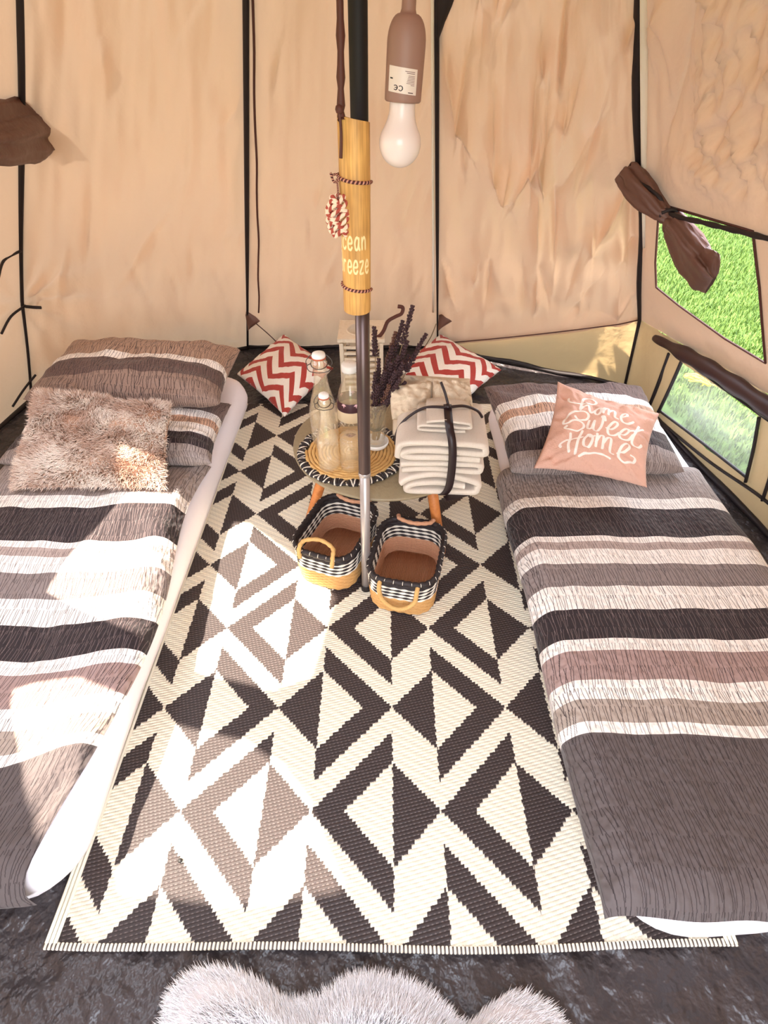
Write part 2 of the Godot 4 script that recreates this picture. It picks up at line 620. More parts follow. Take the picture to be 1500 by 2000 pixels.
	M.ceramic = mat(Color(0.95, 0.94, 0.92), 0.25)
	M.wire = mat(Color(0.35, 0.33, 0.32), 0.3, 0.9)
	M.rubber = mat(Color(0.75, 0.35, 0.22), 0.6)
	M.white_wood = grained([Color(0.88, 0.82, 0.72), Color(0.93, 0.88, 0.79), Color(0.90, 0.84, 0.75)], 5, Vector2(0.02, 0.1), 0.6, 40, 0.2)
	M.leather = mat(Color(0.34, 0.17, 0.13), 0.6)
	M.lavender = mat(Color(0.26, 0.17, 0.185), 0.9)
	M.lavender_pale = mat(Color(0.40, 0.27, 0.22), 0.9)
	M.stem = mat(Color(0.52, 0.43, 0.32), 0.8)
	M.housing = mat(Color(0.60, 0.46, 0.41), 0.5)
	var opal := mat(Color(0.93, 0.87, 0.85), 0.25)
	M.opal = opal
	# printed sticker of the lamp, upside down as it hangs
	var lim := Image.create(256, 256, false, Image.FORMAT_RGB8)
	lim.fill(Color(0.90, 0.84, 0.80))
	pen_text(lim, "CE", Vector2(118, 24), Vector2(36, 52), 44, 4.0, Color(0.12, 0.06, 0.08))
	for k in 7:
		lim.fill_rect(Rect2i(22, 92 + k * 15, 34 + (k * 37) % 40, 5), Color(0.45, 0.33, 0.33))
	for k in 2:
		lim.fill_rect(Rect2i(24, 205 + k * 16, 70 + k * 14, 6), Color(0.42, 0.30, 0.30))
	lim.fill_rect(Rect2i(30, 14, 44, 9), Color(0.2, 0.1, 0.1))
	lim.fill_rect(Rect2i(212, 128, 28, 14), Color(0.08, 0.04, 0.05))
	lim.rotate_180()
	M.sticker = img_mat(lim, 0.4)
	# bamboo with hand-lettered words
	var bim := Image.create(512, 1024, false, Image.FORMAT_RGB8)
	for j in 1024:
		for i in 512:
			var n := nz.get_noise_2d(i * 1.6, j * 0.12) * 0.10 + nz.get_noise_2d(i * 0.2 + 900, j * 0.15) * 0.12
			bim.set_pixel(i, j, Color(0.80 + n, 0.60 + n * 0.9, 0.33 + n * 0.6))
	var pale_ink := Color(0.95, 0.86, 0.64, 0.6)
	pen_text(bim, "Ocean", Vector2(30, 525), Vector2(66, 120), 76, 8.0, pale_ink)
	pen_text(bim, "Breeze", Vector2(36, 655), Vector2(62, 125), 68, 8.0, pale_ink)
	M.bamboo = img_mat(bim, 0.45)
	M.bamboo_inside = grained([Color(0.78, 0.64, 0.42), Color(0.70, 0.54, 0.33)], 8, Vector2(0.03, 0.1), 0.8, 41)
	# twine, two tones twisted together
	var tim := Image.create(32, 32, false, Image.FORMAT_RGB8)
	for j in 32:
		for i in 32:
			tim.set_pixel(i, j, Color(0.30, 0.12, 0.12) if (i + j) % 32 < 18 else Color(0.80, 0.58, 0.48))
	var tw := img_mat(tim, 0.8)
	tw.uv1_scale = Vector3(1, 14, 1)
	M.twine = tw
	var tc := tw.duplicate() as StandardMaterial3D
	tc.uv1_scale = Vector3(1, 7, 1)
	var charm_im := tim.duplicate() as Image
	for j in 32:
		for i in 32:
			charm_im.set_pixel(i, j, Color(0.66, 0.28, 0.22) if (i + j) % 32 < 14 else Color(0.95, 0.84, 0.74))
	tc.albedo_texture = ImageTexture.create_from_image(charm_im)
	M.twine_fine = tc
	# band of little stars on the carafe
	var sim := Image.create(256, 128, false, Image.FORMAT_RGB8)
	sim.fill(Color(0.93, 0.86, 0.72))
	sim.fill_rect(Rect2i(0, 66, 256, 62), Color(0.26, 0.12, 0.16))
	for k in 14:
		var c := Vector2(10 + k * 18.5, 84 + (k % 2) * 26)
		for a in 5:
			var d := Vector2.UP.rotated(TAU * a / 5) * 8
			for q in 8:
				stamp(sim, c.x + d.x * q / 8, c.y + d.y * q / 8, 2.6 * (1 - q / 9.0), Color(0.97, 0.80, 0.82))
	M.star_band = img_mat(sim, 0.5)
	var gr := mat(Color.WHITE, 0.95)
	gr.albedo_texture = noise_tex(0.02, 5, false, 4, 512, 51, ramp([Color(0.20, 0.29, 0.08), Color(0.29, 0.39, 0.12), Color(0.36, 0.45, 0.17)]))
	tri_scale(gr, 0.9)
	M.lawn = gr
	M.blade = mat(Color(1, 1, 1), 0.8)
	M.blade.vertex_color_use_as_albedo = true
	M.blade.backlight_enabled = true
	M.blade.backlight = Color(0.5, 0.5, 0.3)
	M.yellow_rope = mat(Color(0.95, 0.80, 0.12), 0.6)
	M.dark = mat(Color(0.05, 0.035, 0.03), 0.6)

# ---------------------------------------------------------------- the tent
var top := Vector3.ZERO
var base := {}
var crease := {}
const TB := 0.17

func seam(k: int, t: float) -> Vector3:
	if t < TB:
		return (base[k] as Vector3).lerp(crease[k], t / TB)
	return (crease[k] as Vector3).lerp(top, (t - TB) / (1.0 - TB))

func on_panel(a: int, b: int, s: float, t: float) -> Vector3:
	return seam(a, t).lerp(seam(b, t), s)

# (s, t) of the panel's point at a height and a distance from the door
func find(a: int, b: int, y: float, z: float, t0 := 0.0, t1 := 1.0) -> Vector2:
	var lo := t0
	var hi := t1
	var s := 0.0
	for k in 40:
		var t := (lo + hi) * 0.5
		var l := seam(a, t)
		var r := seam(b, t)
		s = (-z - l.z) / (r.z - l.z)
		if lerpf(l.y, r.y, s) < y: lo = t
		else: hi = t
	return Vector2(s, (lo + hi) * 0.5)

# a sheet of tent cloth between two seams from t0 to t1, pushed in and out by wr(s, t), with holes cut in (s, t)
func panel(a: int, b: int, t0: float, t1: float, ns: int, nt: int, wr: Callable, holes: Array = []) -> ArrayMesh:
	var st := begin()
	var nrm := (on_panel(a, b, 1, 0.5) - on_panel(a, b, 0, 0.5)).cross(on_panel(a, b, 0.5, 0.8) - on_panel(a, b, 0.5, 0.3)).normalized()
	if nrm.dot(P(0, 1, 1) - on_panel(a, b, 0.5, 0.4)) < 0: nrm = -nrm
	var at := func(q: Vector2) -> Vector3:
		var e := sm(0.0, 0.06, q.x) * sm(0.0, 0.06, 1.0 - q.x) * sm(0.0, 0.02, q.y - t0 + 0.002)
		var w: float = wr.call(q.x, q.y)
		return on_panel(a, b, q.x, q.y) + nrm * w * e
	var pts: Array = []
	for j in nt + 1:
		var row: Array = []
		for i in ns + 1:
			row.append(at.call(Vector2(float(i) / ns, lerpf(t0, t1, float(j) / nt))))
		pts.append(row)
	var bounds: Array = []
	for h in holes:
		var r := Rect2(h[0], Vector2.ZERO)
		for q in h: r = r.expand(q)
		bounds.append(r)
	for j in nt:
		for i in ns:
			var q0 := Vector2(float(i) / ns, lerpf(t0, t1, float(j) / nt))
			var q1 := Vector2(float(i + 1) / ns, lerpf(t0, t1, float(j + 1) / nt))
			var cut := false
			for k in holes.size():
				if bounds[k].intersects(Rect2(q0, q1 - q0)):
					var polys: Array = [PackedVector2Array([q0, Vector2(q1.x, q0.y), q1, Vector2(q0.x, q1.y)])]
					var left := Geometry2D.clip_polygons(polys[0], holes[k])
					cut = true
					for pg in left:
						var ix := Geometry2D.triangulate_polygon(pg)
						for m in range(0, ix.size(), 3):
							tri(st, at.call(pg[ix[m]]), at.call(pg[ix[m + 1]]), at.call(pg[ix[m + 2]]))
					break
			if not cut:
				tri(st, pts[j][i], pts[j][i + 1], pts[j + 1][i + 1])
				tri(st, pts[j][i], pts[j + 1][i + 1], pts[j + 1][i])
	return done(st)

func creases(n: int, seed_: int, s0: float, s1: float, t0: float, t1: float, amp: float, lean: float) -> Array:
	var r := RandomNumberGenerator.new()
	r.seed = seed_
	var out: Array = []
	for i in n:
		var c := Vector2(r.randf_range(s0, s1), r.randf_range(t0, t1))
		var an := PI * 0.5 + r.randf_range(-lean, lean)
		var l := r.randf_range(0.05, 0.26)
		var d := Vector2(cos(an), sin(an)) * l
		out.append([c - d * 0.5, c + d * 0.5, amp * r.randf_range(0.4, 1.0) * (1.0 if r.randf() < 0.7 else -1.0), r.randf_range(0.008, 0.024), r.randf_range(-1.0, 1.0)])
	return out

# sum of sharp folds; s and t are first brought to about metres
func folds(list: Array, s: float, t: float) -> float:
	var p := Vector2(s * 0.85 * (1.0 - t * 0.85), t * 2.3)
	var w := 0.0
	for c in list:
		var a: Vector2 = c[0]
		var b: Vector2 = c[1]
		var ab := b - a
		var q: float = clampf((p - a).dot(ab) / ab.length_squared(), 0.0, 1.0)
		var off := p - (a + ab * q)
		var d := off.length()
		if d > 0.12: continue
		var side: float = signf(ab.cross(off))
		var wd: float = c[3] * (0.45 if side * c[4] > 0 else 1.5)
		w += c[2] * exp(-d / wd) * (0.35 + 0.65 * sin(PI * clampf(q, 0.04, 0.96)))
	return w

func tent() -> void:
	top = P(-0.005, APEX_H, 1.05)
	base = {1: P(-1.50, 0, 2.06), 2: P(-0.672, 0, 2.555), 3: P(0.264, 0, 2.555), 4: P(1.06, 0, 2.17), 5: P(1.327, 0, 0.4), 6: P(1.15, 0, -0.85), 7: P(0.6, 0, -1.45), 8: P(-0.65, 0, -1.45), 9: P(-1.3, 0, -1.05), 10: P(-1.70, 0, -0.38)}
	crease = {1: P(-1.36, 0.41, 2.06), 4: P(1.033, 0.30, 2.17), 5: P(1.268, 0.494, 0.4), 6: P(1.08, 0.45, -0.75), 9: P(-1.18, 0.45, -0.95), 10: P(-1.542, 0.425, -0.38)}
	for k in [2, 3, 7, 8]:
		crease[k] = (base[k] as Vector3).lerp(top, TB)
	# groundsheet
	var st := begin()
	var ring: Array = []
	for k in range(1, 11):
		ring.append(base[k])
	var c := P(-0.05, 0, 0.95)
	for k in 10:
		var a: Vector3 = ring[k]
		var b: Vector3 = ring[(k + 1) % 10]
		var nn := 26
		for j in nn:
			for i in nn:
				var f := func(u: float, v: float) -> Vector3:
					var p := c.lerp(a.lerp(b, u), v)
					var x := p.x; var z := -p.z
					var e := 1.0 - sm(0.85, 1.0, v)
					# the sheet ripples in front of the rug
					var w := 0.0
					if z < 0.21:
						var g := sm(0.0, 0.06, 0.21 - z)
						w = g * (0.006 + 0.018 * maxf(0.0, nz.get_noise_2d(x * 260, z * 90)) + 0.008 * absf(sin(x * 26.0 + z * 14.0 + nz.get_noise_2d(x * 80, z * 80) * 4.0)))
					p.y = -0.012 + w * e
					if v > 0.999: p.y = 0.0
					return p
				var u0 := float(i) / nn; var u1 := float(i + 1) / nn
				var v0 := float(j) / nn; var v1 := float(j + 1) / nn
				var p00: Vector3 = f.call(u0, v0); var p10: Vector3 = f.call(u1, v0)
				var p11: Vector3 = f.call(u1, v1); var p01: Vector3 = f.call(u0, v1)
				tri(st, p00, p11, p10); tri(st, p00, p01, p11)
	struct("floor", done(st), M.groundsheet)
	# walls
	var small := func(s, t): return nz.get_noise_2d(s * 180, t * 380) * 0.012 + nz.get_noise_2d(s * 500 + 50, t * 700) * 0.0035
	var bl := creases(18, 4, 0.08, 0.65, 0.3, 1.35, 0.026, 0.5)
	struct("wall_back_left", panel(1, 2, 0.0, 0.985, 90, 170, func(s, t):
		var w := nz.get_noise_2d(s * 160, t * 150) * 0.03 + folds(bl, s, t) + nz.get_noise_2d(s * 420, t * 300) * 0.006
		# pulls fan out from the toggle at the left seam and from the right foot
		var d := Vector2(s * 0.9, (t - TB) * 2.3)
		w += 0.016 * sin(atan2(d.y, d.x) * 11.0) * exp(-d.length() * 3.6)
		var g := Vector2((1.0 - s) * 0.9, t * 2.3)
		w += 0.010 * sin(atan2(g.y, g.x) * 9.0) * exp(-g.length() * 4.0)
		w += 0.03 * exp(-pow((t - 0.06 - 0.05 * s) / 0.03, 2.0)) * (1.0 - s)
		return w), M.fabric)
	var bc := creases(22, 9, 0.05, 0.7, 0.3, 1.3, 0.026, 0.35)
	struct("wall_back", panel(2, 3, 0.0, 0.985, 80, 160, func(s, t):
		return nz.get_noise_2d(s * 150 + 300, t * 160) * 0.02 + folds(bc, s, t) + nz.get_noise_2d(s * 400, t * 260 + 99) * 0.006), M.fabric)
	var br := creases(70, 15, 0.05, 0.75, 0.28, 1.5, 0.062, 0.42)
	var lap := PackedVector2Array([Vector2(-0.1, -0.1), Vector2(1.1, -0.1), Vector2(1.1, 0.185), Vector2(1.0, 0.170), Vector2(0.5, 0.088), Vector2(0.0, 0.016), Vector2(-0.1, 0.0)])
	var over := PackedVector2Array([Vector2(-0.1, 0.01), Vector2(0.0, 0.026), Vector2(0.5, 0.098), Vector2(1.0, 0.180), Vector2(1.1, 0.196), Vector2(1.1, 0.4), Vector2(-0.1, 0.4)])
	struct("wall_back_right", panel(3, 4, 0.0, 0.985, 170, 280, func(s, t):
		var w := nz.get_noise_2d(s * 170 + 700, t * 200) * 0.035 + folds(br, s, t) * sm(0.10, 0.2, t)
		w += nz.get_noise_2d(s * 480 + 11, t * 800) * 0.006 * sm(0.3, 0.55, t)
		# the hem of the upper cloth laps over the low wall and stands off it
		var q = t - (0.016 + 0.154 * s)
		return w * (0.25 + 0.75 * sm(0.0, 0.08, q)) + 0.016 * sm(0.05, 0.0, q), [lap]), M.fabric)
	struct("wall_back_right", panel(3, 4, 0.0, 0.2, 60, 20, func(s, t): return nz.get_noise_2d(s * 260, t * 300) * 0.006 - 0.006, [over]), M.khaki)
	var hemline: Array = []
	for k in 25:
		var f := k / 24.0
		var lp := on_panel(3, 4, f, 0.0175 + 0.153 * f - 0.010 * f * (1.0 - f))
		hemline.append(lp + (P(0, 0.3, 1.05) - lp).normalized() * (0.006 + 0.026 * sm(0.0, 0.08, f) * sm(0.0, 0.08, 1.0 - f)))
	struct("trim_16", tube_mesh(hemline, 0.0024, 6), M.brown_trim)
	var wr_ := creases(90, 23, 0.02, 0.9, 0.5, 1.6, 0.034, 1.3)
	var hole := PackedVector2Array()
	for q in [[0.505, 1.955], [0.60, 1.915], [0.80, 1.80], [0.83, 1.40], [0.70, 1.405], [0.485, 1.425], [0.478, 1.60], [0.490, 1.83]]:
		hole.append(find(4, 5, q[0], q[1], TB, 1.0))
	var wrect := Rect2(hole[0], Vector2.ZERO)
	for q in hole: wrect = wrect.expand(q)
	struct("wall_right", panel(4, 5, TB, 0.985, 150, 190, func(s, t):
		var away := maxf(maxf(wrect.position.x - s, s - wrect.end.x), maxf((wrect.position.y - t) * 1.6, (t - wrect.end.y) * 1.6))
		return (0.04 + 0.96 * sm(0.0, 0.10, away)) * (nz.get_noise_2d(s * 260 + 100, t * 240) * 0.03 + folds(wr_, s * 2.0, t) + nz.get_noise_2d(s * 900, t * 700) * 0.005 + 0.036 * sm(0.14, 0.26, s) * sm(0.3, 0.4, t) * (0.5 - absf(nz.get_noise_2d(s * 600 + 31, t * 1100)) * 1.6)), [hole]), M.fabric)
	var low := PackedVector2Array()
	for q in [[0.282, 1.847], [0.049, 1.897], [0.070, 1.60], [0.109, 1.393], [0.20, 1.405], [0.30, 1.43], [0.29, 1.65]]:
		low.append(find(4, 5, q[0], q[1], 0.0, TB))
	var lowcloth := struct("wall_right", panel(4, 5, 0.0, TB, 90, 16, func(s, t): return nz.get_noise_2d(s * 300, t * 300) * 0.012, [low]), M.khaki)
	lowcloth.set_meta("kind", "structure")
	# the low mesh window: pane and piping
	var wst := begin()
	grid(wst, 14, 6, func(u, v):
		var a := find(4, 5, lerpf(0.052, 0.285, v), lerpf(1.90, 1.845, v), 0.0, TB)
		var b := find(4, 5, lerpf(0.105, 0.30, v), lerpf(1.39, 1.43, v), 0.0, TB)
		var q := a.lerp(b, u)
		return on_panel(4, 5, q.x, q.y) + Vector3(0.002 * sin(u * 21 + v * 9), 0, 0))
	var win := struct("window_1", done(wst), M.pane)
	var at_low := func(y: float, z: float) -> Vector3:
		var q := find(4, 5, y, z, 0.0, TB)
		return on_panel(4, 5, q.x, q.y) + Vector3(-0.004, 0, 0)
	var pipes: Array = [
		[[0.282, 1.847], [0.17, 1.868], [0.035, 1.899]], [[0.272, 1.928], [0.14, 1.945], [0.018, 1.965]], [[0.045, 1.90], [0.078, 1.65], [0.108, 1.39]],
		[[0.008, 1.93], [0.02, 1.76], [0.045, 1.55], [0.088, 1.33], [0.10, 1.2]], [[0.305, 1.432], [0.2, 1.405], [0.09, 1.385]], [[0.30, 1.345], [0.2, 1.315], [0.085, 1.30]], [[0.295, 1.98], [0.30, 1.7], [0.315, 1.43], [0.33, 1.2]]]
	for l in pipes:
		var path: Array = []
		for q in l: path.append(at_low.call(q[0], q[1]))
		obj("frame", tube_mesh(smooth_path(path, 6), 0.0068, 6, false, 0.7), M.piping, win)
	# rolled-up cover of the low window
	var roll: Array = []
	for k in 15:
		var z := 1.99 - k * 0.065
		var q := find(4, 5, 0.30 + k * 0.0065, z, 0.0, 0.3)
		roll.append(on_panel(4, 5, q.x, q.y) + Vector3(-0.034, 0.01 * sin(k * 0.3) + 0.004, 0))
	var rollm := obj("rolled_cover", tube_mesh(smooth_path(roll, 4), func(u): return 0.012 + 0.013 * sm(0.0, 0.25, u) + 0.0025 * sin(u * 40), 12), M.flap_dark)
	tag(rollm, "dark brown rolled-up cover above the low mesh window on the right", "window cover")
	# left wall with its open window, out of the picture but for its far end
	var hl: Array = []
	for pts in [[[0.745, 0.87], [0.745, 1.0], [0.83, 1.31], [0.93, 1.28], [1.05, 1.14], [1.16, 0.98], [1.14, 0.735], [1.08, 0.70], [0.95, 0.745]], [[0.95, 0.29], [0.87, 0.44], [0.80, 0.58], [0.745, 0.715], [0.95, 0.605], [1.05, 0.575], [1.12, 0.52], [1.17, 0.45], [1.24, 0.29], [1.1, 0.27]]]:
		var h := PackedVector2Array()
		for q in pts: h.append(find(1, 10, q[0], q[1], TB, 1.0))
		hl.append(h)
	struct("wall_left", panel(1, 10, 0.0, 0.985, 120, 130, func(s, t):
		var d := Vector2(s * 1.6, (t - TB) * 2.3)
		return nz.get_noise_2d(s * 200, t * 180) * 0.02 + 0.012 * sin(atan2(d.y, d.x) * 9.0) * exp(-d.length() * 3.0), hl), M.fabric)
	struct("wall_front_left", panel(9, 10, 0.0, 0.985, 12, 24, small), M.fabric)
	struct("wall_front_left", panel(8, 9, 0.0, 0.985, 12, 24, small), M.fabric)
	struct("wall_front", panel(7, 8, 0.60, 0.985, 12, 16, small), M.fabric)
	struct("wall_front_right", panel(6, 7, 0.0, 0.985, 12, 24, small), M.fabric)
	struct("wall_front_right", panel(5, 6, 0.0, 0.985, 12, 24, small), M.fabric)
	# cap at the peak
	struct("ceiling", lathe_mesh([Vector2(0.06, -0.06), Vector2(0.04, -0.02), Vector2(0.015, 0.02), Vector2(0.001, 0.03)], top, 20), M.piping)
	# piping along the seams
	var inward := func(p: Vector3, d: float) -> Vector3:
		return p + (P(0, p.y + 0.2, 1.05) - p).normalized() * d
	var widths := {1: 0.0085, 2: 0.0085, 3: 0.0065, 4: 0.010}
	var n := 1
	for k in [1, 2, 3, 4, 5, 6, 7, 8, 9, 10]:
		var path: Array = []
		for i in 41:
			var t := lerpf(0.0, 0.97, i / 40.0)
			var p: Vector3 = inward.call(seam(k, t), 0.006)
			if k == 4: p.x += 0.008 * sin(t * 24.0) * sm(TB, 0.3, t)
			if k == 1: p.x += 0.004 * sin(t * 18.0)
			path.append(p)
		var w: float = widths.get(k, 0.008)
		struct("trim_%d" % n, tube_mesh(path, func(u): return w * (0.62 + 0.38 * sm(0.1, 0.3, u) + (0.55 * sm(0.42, 0.55, u) if k == 4 else 0.0)), 8), M.piping)
		n += 1
	# black tape where walls meet the groundsheet
	for k in [10, 1, 2, 3, 4]:
		var a: Vector3 = base[k]
		var b: Vector3 = base[k % 10 + 1]
		var path: Array = []
		for i in 13:
			var f := i / 12.0
			path.append(inward.call(a.lerp(b, f), 0.012) + Vector3(0, 0.008 + 0.004 * sin(f * 17.0), 0))
		struct("trim_%d" % n, tube_mesh(path, func(u): return 0.011 + 0.002 * sin(u * 19.0), 8, false, 0.8), M.piping)
		n += 1
	# thin lines beside the seams of the back wall: a zip on the left, a pale strip on the right
	var zp: Array = []
	for k in 16:
		var t := lerpf(0.10, 0.66, k / 15.0)
		zp.append(inward.call(on_panel(2, 3, 0.055 - 0.03 * sm(0.2, 0.62, t) + 0.003 * sin(k * 2.0), t), 0.022))
	struct("trim_%d" % n, tube_mesh(smooth_path(zp, 3), 0.0035, 6), M.brown_trim)
	var wp: Array = []
	for k in 16:
		wp.append(inward.call(on_panel(2, 3, 0.978, lerpf(0.1, 0.8, k / 15.0)), 0.010))
	struct("trim_%d" % (n + 1), tube_mesh(wp, 0.0042, 6), M.white_trim)
	var wq: Array = []
	for k in 12:
		wq.append(inward.call(on_panel(4, 5, 0.018, lerpf(0.3, 0.7, k / 11.0)), 0.006))
	struct("trim_%d" % (n + 2), tube_mesh(wq, func(u): return 0.004 + 0.006 * sin(PI * u), 6), M.white_trim)
	# hem of the big window on the right
	var hem: Array = []
	for k in hole.size():
		for f in 6:
			var q := hole[k].lerp(hole[(k + 1) % hole.size()], f / 6.0)
			hem.append(inward.call(on_panel(4, 5, q.x, q.y), 0.004))
	struct("trim_%d" % (n + 3), tube_mesh(hem, 0.0035, 6, true), M.brown_trim)

func outdoors() -> void:
	var st := begin()
	grid(st, 40, 40, func(u, v):
		var x: float = lerpf(-14, 14, u); var z: float = lerpf(-12, 16, v)
		return P(x, -0.035 + nz.get_noise_2d(x * 14, z * 14) * 0.02, z))
	struct("ground", done(st), M.lawn)
	var bst := begin()
	tri(bst, Vector3(-0.0022, 0, 0), Vector3(0.0022, 0, 0), Vector3(0.0018, 0.6, 0.12))
	tri(bst, Vector3(-0.0022, 0, 0), Vector3(0.0018, 0.6, 0.12), Vector3(-0.0018, 0.6, 0.12))
	tri(bst, Vector3(-0.0018, 0.6, 0.12), Vector3(0.0018, 0.6, 0.12), Vector3(0.0, 1.0, 0.42))
	var xf: Array = []
	var cl: Array = []
	for i in 60000:
		var x := rng.randf_range(1.22, 3.0)
		var z := rng.randf_range(1.0, 5.6)
		if z > 2.2 and x < 1.1 + (z - 2.2) * 0.2: continue
		var h := rng.randf_range(0.02, 0.05)
		var b := Basis(Vector3.UP, rng.randf() * TAU) * Basis(Vector3.RIGHT, rng.randf_range(-0.5, 0.5))
		xf.append(Transform3D(b.scaled_local(Vector3(1.3, h, h)), P(x, -0.035 + nz.get_noise_2d(x * 14, z * 14) * 0.02, z)))
		var k := rng.randf()
		cl.append(Color(0.04, 0.085, 0.009).lerp(Color(0.10, 0.165, 0.025), k))
	var gr := strands("grass", done(bst), M.blade, xf, cl)
	gr.set_meta("label", "mown green grass outside the right-hand windows")
	gr.set_meta("category", "grass")
	var rp: Array = []
	for k in 34:
		var a := k * 1.15
		rp.append(P(1.385 + 0.035 * cos(a) + 0.018 * sin(a * 2.7), 0.02 + 0.012 * sin(a * 1.9), 2.20 + 0.045 * sin(a * 0.9) + 0.01 * cos(a * 3)))
	for k in 6:
		rp.append(P(1.42 + k * 0.035, 0.02, 2.16 - k * 0.03))
	var r := obj("guy_rope", tube_mesh(smooth_path(rp, 4), 0.003, 6), M.yellow_rope)
	tag(r, "yellow guy rope in a tangle on the grass outside the low window", "rope")

# ---------------------------------------------------------------- floor coverings
func rug() -> void:
	var t := thing("rug", "cream and dark grey woven plastic rug with diamond chevron pattern", "rug", P(0.013, 0, 1.1))
	var wave := func(x: float, z: float) -> float:
		return 0.004 + 0.0012 * (1 + nz.get_noise_2d(x * 70, z * 70)) + 0.006 * sm(0.06, 0.0, z - 0.214) * maxf(0.0, nz.get_noise_2d(x * 120, 7))
	var edge := func(x: float) -> float: return -0.006 * sin((x + 0.6) / 1.2 * PI) - 0.003 * sin(x * 9)
	var st := begin()
	grid(st, 60, 90, func(u, v):
		var x: float = lerpf(-0.587, 0.613, u)
		var z: float = lerpf(2.014, 0.214, v)
		if v > 0.9: z += edge.call(x) * (v - 0.9) * 10
		return P(x, wave.call(x, z), z))
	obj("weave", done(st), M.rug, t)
	# hem along the near edge: pale stitches over grey
	var h1: Array = []
	for k in 61:
		var x := lerpf(-0.59, 0.616, k / 60.0)
		h1.append(P(x, wave.call(x, 0.214) - 0.0005, 0.2115 + edge.call(x)))
	obj("hem", tube_mesh(h1, 0.0055, 8, false, 0.55), M.rug_grey, t)
	var sst := begin()
	for k in 170:
		var x := lerpf(-0.588, 0.614, (k + 0.5) / 170.0)
		box(sst, P(x, wave.call(x, 0.214) + 0.0012, 0.2115 + edge.call(x)), Vector3(0.0042, 0.0052, 0.0115), Basis.IDENTITY, 0.001)
	var sti := obj("stitching", done(sst), M.rug_white, t)
	sti.set_meta("kind", "stuff")
	for k in 3:
		for s in [-1.0, 1.0]:
			var path: Array = []
			for i in 31:
				var z := lerpf(0.212, 2.012, i / 30.0)
				var x: float = (-0.585 + k * 0.0075) if s < 0 else (0.611 - k * 0.0075)
				path.append(P(x, wave.call(x, z) + 0.001, z))
			obj("border_rib", tube_mesh(path, 0.0036, 6), M.rug_white, t)
	var speck := obj("seed", lathe_mesh([Vector2(0.0005, 0), Vector2(0.004, 0.001), Vector2(0.0045, 0.002), Vector2(0.003, 0.0035), Vector2(0.0003, 0.004)], P(-0.3876, 0.0062, 0.338), 12), M.dark)
	tag(speck, "tiny black speck on a cream stripe near the front of the rug", "seed")

func fur_strand(bend := 0.35) -> ArrayMesh:
	var st := begin()
	tube(st, [Vector3.ZERO, Vector3(bend * 0.25, 0.5, 0), Vector3(bend, 0.98, 0)], func(u): return 0.09 * (1.0 - u * 0.92), 3)
	return done(st)

func sheepskin() -> void:
	var t := thing("sheepskin", "fluffy white sheepskin with a wavy edge on the groundsheet in front of the rug", "sheepskin", P(0, 0, 0.0))
	var pts := PackedVector2Array()
	var outline: Array = []
	for q in [[-0.335, 0.10], [-0.325, 0.145], [-0.29, 0.165], [-0.235, 0.16], [-0.185, 0.138], [-0.14, 0.118], [-0.10, 0.122], [-0.055, 0.145], [-0.012, 0.148], [0.045, 0.138], [0.085, 0.112], [0.115, 0.094], [0.15, 0.112], [0.195, 0.136], [0.235, 0.128], [0.265, 0.105], [0.29, 0.04], [0.31, -0.12], [0.25, -0.3], [0.0, -0.36], [-0.27, -0.3], [-0.34, -0.1]]:
		outline.append(Vector3(q[0], 0, q[1]))
	for v in smooth_path(outline, 4, true): pts.append(Vector2(v.x, v.z))
	var st := begin()
	var c := Vector2(-0.03, -0.08)
	var n := pts.size()
	var prof: Array = [[1.0, 0.006], [0.985, 0.024], [0.93, 0.036], [0.8, 0.043], [0.5, 0.046], [0.02, 0.046]]
	for i in prof.size() - 1:
		for k in n:
			var l := (k + 1) % n
			var f := func(a: int, q: Array) -> Vector3:
				var p := c.lerp(pts[a], q[0])
				return P(p.x, q[1], p.y)
			tri(st, f.call(k, prof[i]), f.call(l, prof[i + 1]), f.call(l, prof[i]))
			tri(st, f.call(k, prof[i]), f.call(k, prof[i + 1]), f.call(l, prof[i + 1]))
	obj("hide", done(st), M.wool_base, t)
	var xf: Array = []
	var cl: Array = []
	while xf.size() < 26000:
		var a := rng.randi() % n
		var fr := pts[a].lerp(pts[(a + 1) % n], rng.randf())
		var q := sqrt(rng.randf())
		if rng.randf() < 0.25: q = rng.randf_range(0.93, 1.0)
		var p := c.lerp(fr, q)
		if p.y < 0.0: continue
		var out := (fr - c).normalized()
		var y := lerpf(0.046, 0.012, sm(0.75, 1.0, q))
		var dir := (Vector3(out.x, 0, -out.y) * (0.45 + 0.7 * sm(0.6, 1.0, q)) + Vector3(0, lerpf(0.6, 0.18, sm(0.7, 1.0, q)), 0) + Vector3(rng.randf_range(-0.3, 0.3), rng.randf_range(-0.1, 0.2), rng.randf_range(-0.3, 0.3)) + Vector3(0.1, 0, 0.35)).normalized()
		var b := Basis(Quaternion(Vector3.UP, dir)) * Basis(Vector3.UP, rng.randf() * TAU)
		var len_ := rng.randf_range(0.022, 0.038)
		xf.append(Transform3D(b.scaled_local(Vector3(0.013, len_, 0.013)), P(p.x, y, p.y)))
		var k := rng.randf_range(0.90, 1.0)
		cl.append(Color(k, k * 0.97, k * 0.985))
	strands("fleece", fur_strand(0.3), M.fur, xf, cl, t)

